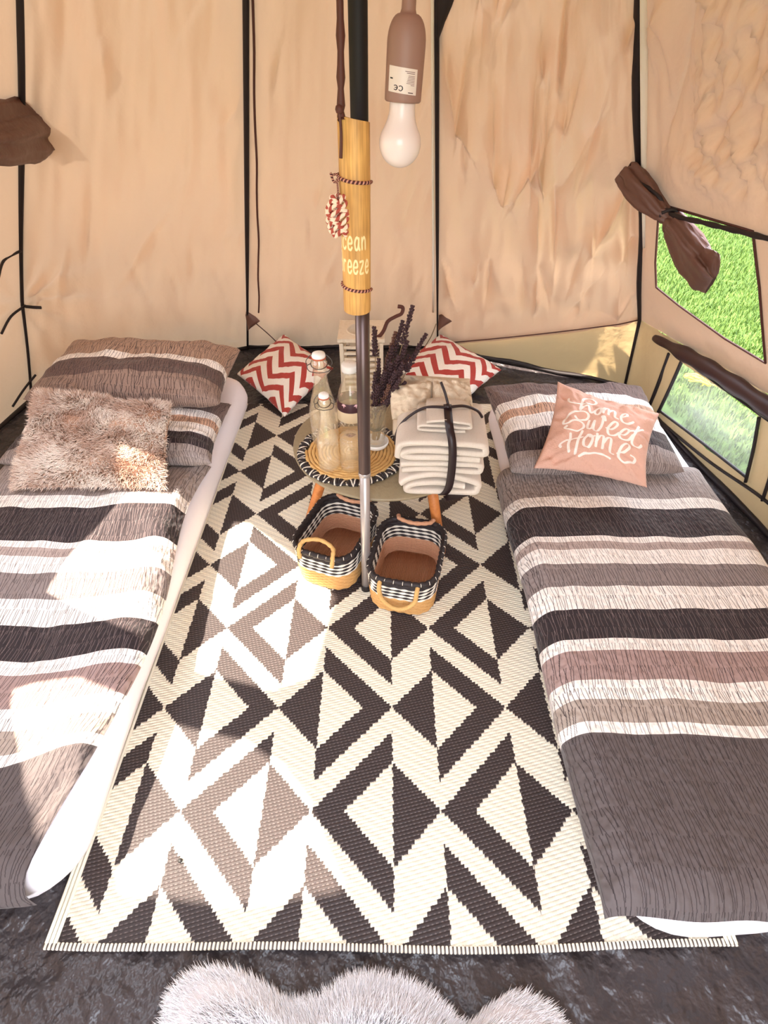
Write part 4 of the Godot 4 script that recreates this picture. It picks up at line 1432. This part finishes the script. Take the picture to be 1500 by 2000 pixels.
# ---------------------------------------------------------------- baskets
func basket(label: String, c: Vector3, yaw: float, w: float, d: float, h: float, folded_in: bool) -> void:
	var t := thing("basket", label, "basket", c)
	var b := Basis(Vector3.UP, yaw)
	var loop := func(y: float, grow: float, bumps: int, amp: float, ph: float) -> Array:
		var f := y / h
		var k := 0.91 + 0.09 * sqrt(f) + grow
		var out: Array = []
		var pts := rounded_rect(w * k, d * k, 0.055 * k, 10)
		# even steps round the loop
		var n := pts.size()
		var total := 0.0
		for i in n: total += pts[i].distance_to(pts[(i + 1) % n])
		var steps := 132
		var i := 0
		var run := 0.0
		for s in steps:
			var want := total * s / steps
			while run + pts[i].distance_to(pts[(i + 1) % n]) < want:
				run += pts[i].distance_to(pts[(i + 1) % n]); i += 1
			var p := pts[i].lerp(pts[(i + 1) % n], (want - run) / maxf(1e-6, pts[i].distance_to(pts[(i + 1) % n])))
			var o := p.normalized() * amp * sin(TAU * s * bumps / steps + ph)
			out.append(c + b * Vector3(p.x + o.x, y, p.y + o.y))
		return out
	obj("bottom", slab_mesh(c, yaw, w * 0.90, d * 0.90, 0.045, [Vector2(0.004, 0.003), Vector2(0.0, 0.006), Vector2(0.0, 0.010), Vector2(0.004, 0.013)]), M.straw_brown, t)
	# inner mat: fine cords side by side on the floor of the basket
	var mats := begin()
	for k in 34:
		var x := (k - 16.5) / 34.0 * w * 0.88
		var l := d * 0.445 - 0.03 * pow(absf(x) / (w * 0.44), 6.0)
		tube(mats, [c + b * Vector3(x, 0.0145, -l), c + b * Vector3(x, 0.0155, 0), c + b * Vector3(x, 0.0145, l)], 0.0027, 5)
	var mat_ := obj("floor_mat", done(mats), M.straw_brown, t)
	mat_.set_meta("label", "reddish brown woven floor of the basket")
	var rows := 19
	for k in rows:
		var y := 0.007 + (h - 0.016) * k / (rows - 1.0)
		var m: Material = M.straw
		if k >= 9: m = M.straw_black if (k % 2) == 0 else M.straw_white
		if k >= 17: m = M.straw_black
		var ph := PI * (k % 2) + k * 0.4
		obj("weave_row", tube_mesh(loop.call(y, 0.0, 26, 0.0014, ph), 0.0043, 6, true, 0.95), m, t)
		if k < 10:
			obj("lining_row", tube_mesh(loop.call(y, -0.042, 26, 0.001, ph), 0.0042, 5, true, 0.95), M.straw_brown, t)
	obj("rim", tube_mesh(loop.call(h - 0.002, 0.010, 44, 0.0014, 0.0), 0.0072, 8, true, 1.1), M.straw_black, t)
	var stitches := begin()
	var rp: Array = loop.call(h - 0.002, 0.010, 1, 0.0, 0.0)
	for s in range(0, 132, 4):
		var p: Vector3 = rp[s]
		var o := (p - c); o.y = 0
		o = o.normalized()
		tube(stitches, [p + o * 0.0072 + Vector3(0, 0.000, 0), p + o * 0.0055 + Vector3(0, 0.0055, 0), p + o * 0.002 + Vector3(0, 0.0078, 0)], 0.0009, 5)
	var sti := obj("stitching", done(stitches), M.straw_white, t)
	sti.set_meta("kind", "stuff")
	# rope handles at the two ends
	for e in [1.0, -1.0]:
		var z: float = e * (d * 0.5 + 0.006)
		var hp: Array = []
		var hw := w * 0.27
		if e > 0 and not folded_in:
			for q in [[-1.0, 0.0, -0.012], [-1.0, -0.008, 0.010], [-0.92, -0.045, 0.010], [-0.55, -0.070, 0.012], [0.0, -0.080, 0.014], [0.55, -0.070, 0.012], [0.92, -0.045, 0.010], [1.0, -0.008, 0.010], [1.0, 0.0, -0.012]]:
				hp.append(c + b * Vector3(q[0] * hw, h - 0.004 + q[1], z + q[2]))
		else:
			for q in [[-1.0, -0.02, 0.004], [-1.03, 0.012, -0.002 * e], [-0.85, 0.024, -0.022 * e], [0.0, 0.028, -0.034 * e], [0.85, 0.024, -0.022 * e], [1.03, 0.012, -0.002 * e], [1.0, -0.02, 0.004]]:
				hp.append(c + b * Vector3(q[0] * hw, h + q[1] * (1.0 if e > 0 else 0.5), z + q[2]))
		var path := smooth_path(hp, 9)
		obj("handle", tube_mesh(path, func(u): return 0.0058 + 0.0008 * sin(u * 260.0), 8), M.jute if e > 0 else M.straw_brown, t)

func slab_mesh(at: Vector3, yaw: float, w: float, d: float, r: float, prof: Array) -> ArrayMesh:
	var st := begin()
	slab(st, at, yaw, w, d, r, prof)
	return done(st)

# ---------------------------------------------------------------- pole, sign, lamp
func pole() -> void:
	var b := P(-0.050, 0.004, 1.012)
	var t := thing("tent_pole", "steel tent pole standing between the baskets, black in its upper part", "pole", b)
	var dir := (top + Vector3(-0.018, -0.02, 0) - b)
	var at := func(y: float) -> Vector3: return b + dir * (y / dir.y)
	obj("foot", lathe_mesh([Vector2(0.001, 0), Vector2(0.014, 0), Vector2(0.014, 0.02), Vector2(0.0128, 0.022)], b, 24), M.pole_black, t)
	obj("lower_tube", tube_mesh([at.call(0.01), at.call(0.2), at.call(0.41)], 0.0122, 28), M.steel, t)
	obj("middle_tube", tube_mesh([at.call(0.405), at.call(0.406), at.call(0.6), at.call(0.815)], 0.0138, 28), M.steel_dark, t)
	obj("joint", tube_mesh([at.call(0.402), at.call(0.404), at.call(0.409), at.call(0.411)], func(u): return 0.0142 + 0.0004 * sin(PI * u), 28), M.steel, t)
	obj("collar", tube_mesh([at.call(0.808), at.call(0.812), at.call(0.822), at.call(0.826)], 0.0148, 28), M.pole_black, t)
	obj("upper_tube", tube_mesh([at.call(0.815), at.call(1.2), at.call(1.7), at.call(2.37)], 0.0138, 28), M.pole_black, t)

func bamboo_sign() -> void:
	var c := P(-0.0455, 0.958, 0.965)
	var t := thing("bamboo_sign", "half bamboo tube sign with pale hand lettering hanging in front of the pole", "sign", P(-0.0455, 0.82, 0.965))
	var h := 0.278; var r := 0.0238
	var ax := Vector3(-0.012, -1.0, 0.0).normalized()
	var b := Basis(Vector3(1, 0, 0), 0.0)
	b.y = -ax; b.x = Vector3(1, 0, 0); b.z = b.x.cross(b.y).normalized(); b.x = b.y.cross(b.z)
	b = b.rotated(b.y, -0.15)
	var f := func(u: float, v: float, rr: float) -> Vector3:
		var a := lerpf(PI * 1.02, -PI * 0.02, u)
		var q := v
		# sawn a little askew at both ends
		var y := h * (0.5 - q) - (0.006 * (u - 0.5) * 2.0 if v < 0.05 else 0.0) - (0.004 * sin(PI * u) if v > 0.95 else 0.0)
		var swell := 1.0 + 0.02 * exp(-pow((v - 0.30) / 0.02, 2.0)) + 0.012 * sin(v * 3.0)
		return c + b * Vector3(cos(a) * rr * swell, y, sin(a) * rr * 0.8 * swell)
	var st := begin()
	grid(st, 32, 40, func(u, v): return f.call(u, v, r))
	obj("shell", done(st), M.bamboo, t)
	var si := begin()
	grid(si, 32, 20, func(u, v): return f.call(u, v, r - 0.004), true)
	for e in [0.0, 1.0]:
		grid(si, 32, 1, func(u, v): return f.call(u, e, r - 0.004 * v), e > 0.5)
		grid(si, 1, 20, func(u, v): return f.call(e, v, r - 0.004 * u), e < 0.5)
	obj("inner_face", done(si), M.bamboo_inside, t)
	for v in [0.275, 0.855]:
		var path: Array = []
		for k in 33:
			var u := k / 32.0
			var p: Vector3 = f.call(u, v + (0.03 * (u - 0.5)) + 0.006 * sin(PI * u), r + 0.0012)
			path.append(p)
		obj("twine_wrap", tube_mesh(path, 0.0026, 8), M.twine, t)
	# dark cord from the peak, knotted at the upper edge, its tail hanging in front
	var tp: Vector3 = f.call(0.32, 0.0, r)
	obj("hanging_cord", tube_mesh(smooth_path([tp + Vector3(0, 0.55, -0.012), tp + Vector3(0.004, 0.3, -0.01), tp + Vector3(0.003, 0.12, -0.006), tp + Vector3(-0.001, 0.012, -0.001), tp + Vector3(-0.001, -0.004, 0.001)], 8), func(u): return 0.0052 + 0.0011 * sin(u * 70.0), 8), M.leather, t)
	obj("knot", lathe_mesh([Vector2(0.001, -0.006), Vector2(0.005, -0.004), Vector2(0.0062, 0), Vector2(0.005, 0.004), Vector2(0.001, 0.006)], tp + Vector3(-0.003, 0.008, 0.003), 14), M.leather, t)
	obj("cord_tail", tube_mesh(smooth_path([tp + Vector3(-0.003, 0.006, 0.004), tp + Vector3(-0.002, -0.02, 0.005), tp + Vector3(-0.004, -0.05, 0.005)], 6), func(u): return 0.0019 + 0.0007 * u, 8), M.leather, t)
	# charm of red and white cord on the upper twine
	var k0: Vector3 = f.call(0.14, 0.275, r + 0.004)
	var ch := thing("charm", "flat knotted charm of red and white cord hanging on the bamboo sign", "charm", k0 + Vector3(0, -0.08, 0))
	obj("loop", tube_mesh(smooth_path([k0, k0 + Vector3(0.001, -0.012, 0.003), k0 + Vector3(0.001, -0.026, 0.005)], 5), 0.0015, 6), M.twine, ch)
	var cc := k0 + Vector3(0.001, -0.050, 0.007)
	# an elongated ball of cord: rounds of a wavering coil
	var n := 9
	for k in n:
		var yy := 0.024 - k * 0.006
		var rad := 0.0185 * sqrt(maxf(0.08, 1.0 - pow(yy / 0.029, 2.0)))
		var path: Array = []
		for i in 36:
			var a := TAU * i / 36
			path.append(cc + Vector3(cos(a) * rad, yy + 0.0042 * sin(a * 3 + k * 1.3), sin(a) * 0.0055))
		obj("cord_round", tube_mesh(path, 0.0033, 7, true), M.twine_fine, ch)
	obj("knot", tube_mesh(smooth_path([k0 + Vector3(-0.008, 0.004, 0), k0 + Vector3(0, 0.006, 0.003), k0 + Vector3(0.004, 0, 0.003), k0 + Vector3(-0.004, -0.004, 0.003), k0 + Vector3(-0.009, 0.008, 0.002)], 5), 0.0019, 6), M.twine, ch)

func hanging_lamp() -> void:
	var bottom := P(0.0215, 1.037, 0.95)
	var ax := (P(0.031, 1.202, 0.953) - bottom).normalized()
	var t := thing("hanging_lamp", "taupe pull-cord lamp with an opal white bulb hanging beside the pole", "lamp", bottom)
	var bulb: Array = []
	for k in 19:
		var a := -PI / 2 + (PI / 2 + 0.62) * k / 18.0
		bulb.append(Vector2(maxf(0.0004, 0.0302 * cos(a)), 0.0302 + 0.0302 * sin(a)))
	for q in [[0.0205, 0.057], [0.0185, 0.064], [0.0178, 0.072], [0.0178, 0.084]]: bulb.append(Vector2(q[0], q[1]))
	obj("bulb", lathe_mesh(bulb, bottom, 48, ax), M.opal, t)
	var hs: Array = [Vector2(0.0185, 0.0795), Vector2(0.0235, 0.0785), Vector2(0.0250, 0.0800), Vector2(0.0252, 0.083), Vector2(0.0256, 0.14)]
	for k in 9:
		var a := PI / 2 * k / 8
		hs.append(Vector2(0.0105 + 0.0151 * cos(a), 0.14 + 0.030 * sin(a)))
	hs.append(Vector2(0.0092, 0.174)); hs.append(Vector2(0.0088, 0.21)); hs.append(Vector2(0.0086, 0.245)); hs.append(Vector2(0.004, 0.25)); hs.append(Vector2(0.0015, 0.252))
	obj("housing", lathe_mesh(hs, bottom, 56, ax), M.housing, t)
	var q := Basis(Quaternion(Vector3.UP, ax))
	var st := begin()
	grid(st, 16, 6, func(u, v):
		var a: float = lerpf(PI * 0.80, PI * 0.28, u)
		var y: float = lerpf(0.1165, 0.089, v) - 0.003 * (u - 0.5)
		return bottom + q * Vector3(cos(a) * 0.0258, y, sin(a) * 0.0258))
	obj("sticker", done(st), M.sticker, t)
	obj("cord", tube_mesh([bottom + ax * 0.25, bottom + ax * 0.6, top + Vector3(0.01, -0.08, 0.02)], 0.0017, 6), M.white_trim, t)

# ---------------------------------------------------------------- flaps, ties and cords on the tent walls
# a bunched cloth: rings along a path, each (half width, half depth), folds running along it
func bunched(path: Array, size: Array, across: Vector3, seg: int, seed_: float) -> ArrayMesh:
	var st := begin()
	var n := path.size()
	grid(st, seg, n * 4, func(u, v):
		var f: float = v * (n - 1)
		var i := mini(int(f), n - 2)
		var k := f - i
		var c: Vector3 = (path[i] as Vector3).cubic_interpolate(path[i + 1], path[maxi(i - 1, 0)], path[mini(i + 2, n - 1)], k)
		var s: Vector2 = (size[i] as Vector2).lerp(size[i + 1], k)
		var d = ((path[i + 1] as Vector3) - path[i]).normalized()
		var a = (across - d * across.dot(d)).normalized()
		var e = d.cross(a)
		var an: float = TAU * (0.0 if u > 0.9999 else u)
		var fold := 1.0 + 0.16 * sin(an * 5.0 + seed_ + v * 2.0) + 0.10 * sin(an * 9.0 + seed_ * 2.0) + nz.get_noise_3d(cos(an) * 50 + seed_, sin(an) * 50, v * 120) * 0.35
		return c + a * cos(an) * s.x * fold + e * sin(an) * s.y * fold, true)
	return done(st)

func flaps() -> void:
	var t := thing("window_flap", "brown window flap bunched and knotted on a cord across the right window", "window flap", P(0.79, 0.79, 1.70))
	var across := P(0.25, 0.2, 0.0) 
	across = (P(0.11, 0.12, -0.32)).cross(P(-0.6, -0.3, -0.5)).normalized()
	obj("upper_bunch", bunched([P(0.700, 0.875, 1.86), P(0.705, 0.868, 1.855), P(0.722, 0.853, 1.83), P(0.755, 0.82, 1.77), P(0.785, 0.792, 1.715), P(0.80, 0.785, 1.70)], [Vector2(0.012, 0.01), Vector2(0.034, 0.026), Vector2(0.040, 0.034), Vector2(0.037, 0.03), Vector2(0.022, 0.02), Vector2(0.014, 0.014)], across, 40, 1.0), M.flap, t)
	obj("lower_bunch", bunched([P(0.795, 0.786, 1.705), P(0.81, 0.776, 1.69), P(0.84, 0.74, 1.65), P(0.872, 0.70, 1.61), P(0.893, 0.672, 1.575), P(0.905, 0.655, 1.555)], [Vector2(0.013, 0.013), Vector2(0.034, 0.022), Vector2(0.062, 0.026), Vector2(0.086, 0.026), Vector2(0.096, 0.022), Vector2(0.070, 0.006)], across, 48, 4.0), M.flap, t)
	obj("knot", tube_mesh(smooth_path([P(0.775, 0.80, 1.70), P(0.795, 0.81, 1.69), P(0.815, 0.80, 1.70), P(0.81, 0.775, 1.72), P(0.785, 0.775, 1.72), P(0.775, 0.795, 1.70)], 5), 0.0055, 8), M.piping, t)
	obj("cord", tube_mesh(smooth_path([P(0.715, 0.86, 1.80), P(0.765, 0.835, 1.74), P(0.795, 0.80, 1.69), P(0.825, 0.81, 1.56), P(0.855, 0.822, 1.43), P(0.88, 0.835, 1.30)], 6), func(u): return 0.006 + 0.0012 * sin(u * 60), 8), M.piping, t)
	t = thing("window_flap", "brown window flap bunched on the left wall at the picture's edge", "window flap", P(-0.95, 0.98, 1.75))
	across = Vector3(0.3, 1, 0)
	obj("bunch", bunched([P(-0.935, 0.962, 1.85), P(-0.935, 0.965, 1.845), P(-0.938, 0.975, 1.80), P(-0.938, 0.985, 1.72), P(-0.93, 0.99, 1.60), P(-0.92, 1.0, 1.45), P(-0.91, 1.0, 1.40)], [Vector2(0.008, 0.008), Vector2(0.036, 0.026), Vector2(0.052, 0.036), Vector2(0.058, 0.04), Vector2(0.055, 0.04), Vector2(0.03, 0.03), Vector2(0.012, 0.012)], across, 40, 7.0), M.flap, t)
	# elastic cords on the left wall
	var words := ["black elastic cord high on the left wall, below the bunched flap", "black elastic cord with a toggle at the bend of the left seam", "black elastic cord low on the left wall, above the bed's pillow"]
	var ends := [[[-1.20, 0.632, 1.93], [-1.222, 0.625, 1.86], [-1.21, 0.60, 1.78]], [[-1.335, 0.408, 2.04], [-1.36, 0.395, 1.97], [-1.375, 0.36, 1.90]], [[-1.41, 0.13, 2.03], [-1.44, 0.10, 1.97], [-1.47, 0.06, 1.90]]]
	for k in 3:
		var path: Array = []
		for q in ends[k]: path.append(P(q[0], q[1], q[2]))
		var cd := thing("elastic_cord", words[k], "cord", path[0])
		obj("cord", tube_mesh(smooth_path(path, 6), 0.0042, 6), M.piping, cd)
		if k == 1:
			obj("toggle", tube_mesh([P(-1.33, 0.408, 2.03), P(-1.30, 0.405, 2.03), P(-1.275, 0.404, 2.03)], 0.006, 8), M.piping, cd)
	# brown tabs with cord and toggle on the seams of the back wall
	for s in 2:
		var left := s == 0
		var x := -0.632 if left else 0.2515
		var q := 0.0
		var y := 0.20
		var tt := 0.0775
		var p := seam(2 if left else 3, tt) + Vector3(0, 0, 0.02)
		var tb := thing("window_tie", "brown triangular tab with a dark cord and toggle on the seam left of the pole" if left else "brown triangular tab with a pale cord and toggle on the seam right of the pole", "window tie", p)
		var st := begin()
		var sg := 1.0
		grid(st, 6, 8, func(u, v):
			var w: float = 0.062 * (1.0 - absf(v - 0.62) / (0.62 if v < 0.62 else 0.38))
			return p + Vector3(sg * u * maxf(w, 0.002) + 0.002, 0.075 - v * 0.11, 0.004 + 0.012 * sin(u * 3.0)))
		grid(st, 6, 8, func(u, v):
			var w: float = 0.062 * (1.0 - absf(v - 0.62) / (0.62 if v < 0.62 else 0.38))
			return p + Vector3(sg * u * maxf(w, 0.002) + 0.002, 0.075 - v * 0.11, 0.0025 + 0.012 * sin(u * 3.0)), true)
		obj("tab", done(st), M.flap, tb)
		var d := Vector3(0.115, -0.125, 0.012) if left else Vector3(-0.055, -0.12, 0.012)
		var o := p + (Vector3(0.045, -0.005, 0.006) if left else Vector3(-0.008, -0.005, 0.006))
		obj("cord", tube_mesh(smooth_path([o, o + d * 0.5 + Vector3(0.006, 0, 0), o + d], 6), 0.0022, 6), M.brown_trim if left else M.stem, tb)
		var e := o + d
		obj("toggle", tube_mesh(smooth_path([e + Vector3(-0.026, -0.004 if left else -0.012, 0), e + Vector3(0, 0.004, 0.004), e + Vector3(0.028, -0.006, 0)], 5), func(u): return 0.0045 - 0.002 * absf(u - 0.5), 8), M.brown_trim if left else M.stem, tb)
	# black strips that widen at the top of the seams right of the pole
	var words2 := ["black cloth gusset widening at the top of the seam beside the lamp", "small black cloth gusset at the top of the seam left of the pole"]
	for s in 2:
		var k := 3 if s == 0 else 2
		var st := begin()
		var a := seam(k, 0.475 if s == 0 else 0.515)
		var b := seam(k, 0.64)
		var wmax := 0.052 if s == 0 else 0.03
		for side in [0.0, 0.003]:
			grid(st, 6, 14, func(u, v):
				var c := a.lerp(b, v)
				var w: float = wmax * sm(0.0, 0.35, v) * (1.0 - 0.15 * sm(0.6, 1.0, v))
				return c + Vector3(0.012 * 0 + u * w, 0, 0.012 - side + 0.008 * sin(u * PI)), side > 0)
		tag(obj("gusset", done(st), M.piping), words2[s], "gusset")

# ----------------------------------------------------------------
func _ready() -> void:
	var cam := Camera3D.new()
	cam.name = "camera"
	cam.fov = 85.91
	cam.near = 0.02
	cam.far = 60.0
	cam.position = Vector3(0, 1.2, 0)
	cam.rotation_degrees = Vector3(-41.8, 0, 0)
	add_child(cam)
	var env := Environment.new()
	env.background_mode = Environment.BG_SKY
	var sky := Sky.new()
	var sm_ := ProceduralSkyMaterial.new()
	sm_.sky_top_color = Color(0.83, 0.86, 0.91)
	sm_.sky_horizon_color = Color(0.93, 0.92, 0.91)
	sm_.ground_horizon_color = Color(0.70, 0.74, 0.60)
	sm_.ground_bottom_color = Color(0.34, 0.42, 0.22)
	sm_.sky_energy_multiplier = 1.8
	sky.sky_material = sm_
	env.sky = sky
	env.tonemap_mode = Environment.TONE_MAPPER_LINEAR
	env.tonemap_exposure = 2.95
	env.sdfgi_enabled = true
	env.ssao_enabled = true
	env.ssil_enabled = true
	var we := WorldEnvironment.new()
	we.name = "surroundings"
	we.environment = env
	add_child(we)
	var sun := DirectionalLight3D.new()
	sun.name = "sun"
	sun.light_color = Color(1.0, 0.945, 0.87)
	sun.light_energy = 2.8
	sun.light_angular_distance = 0.9
	sun.shadow_enabled = true
	sun.basis = Basis.looking_at(Vector3(1.0, -1.5, 0.0), Vector3.UP)
	add_child(sun)
	materials()
	tent()
	outdoors()
	rug()
	beds()
	sheepskin()
	pole()
	table()
	lantern()
	basket("woven basket of straw with black and white bands, handle folded up, left of the pole", P(-0.134, 0.006, 1.128), -0.37, 0.176, 0.246, 0.136, true)
	basket("woven basket of straw with black and white bands, handle hanging down, right of the pole", P(0.064, 0.006, 1.035), -0.22, 0.180, 0.236, 0.134, false)
	placemat()
	tabletop_things()
	towels()
	bamboo_sign()
	hanging_lamp()
	flaps()
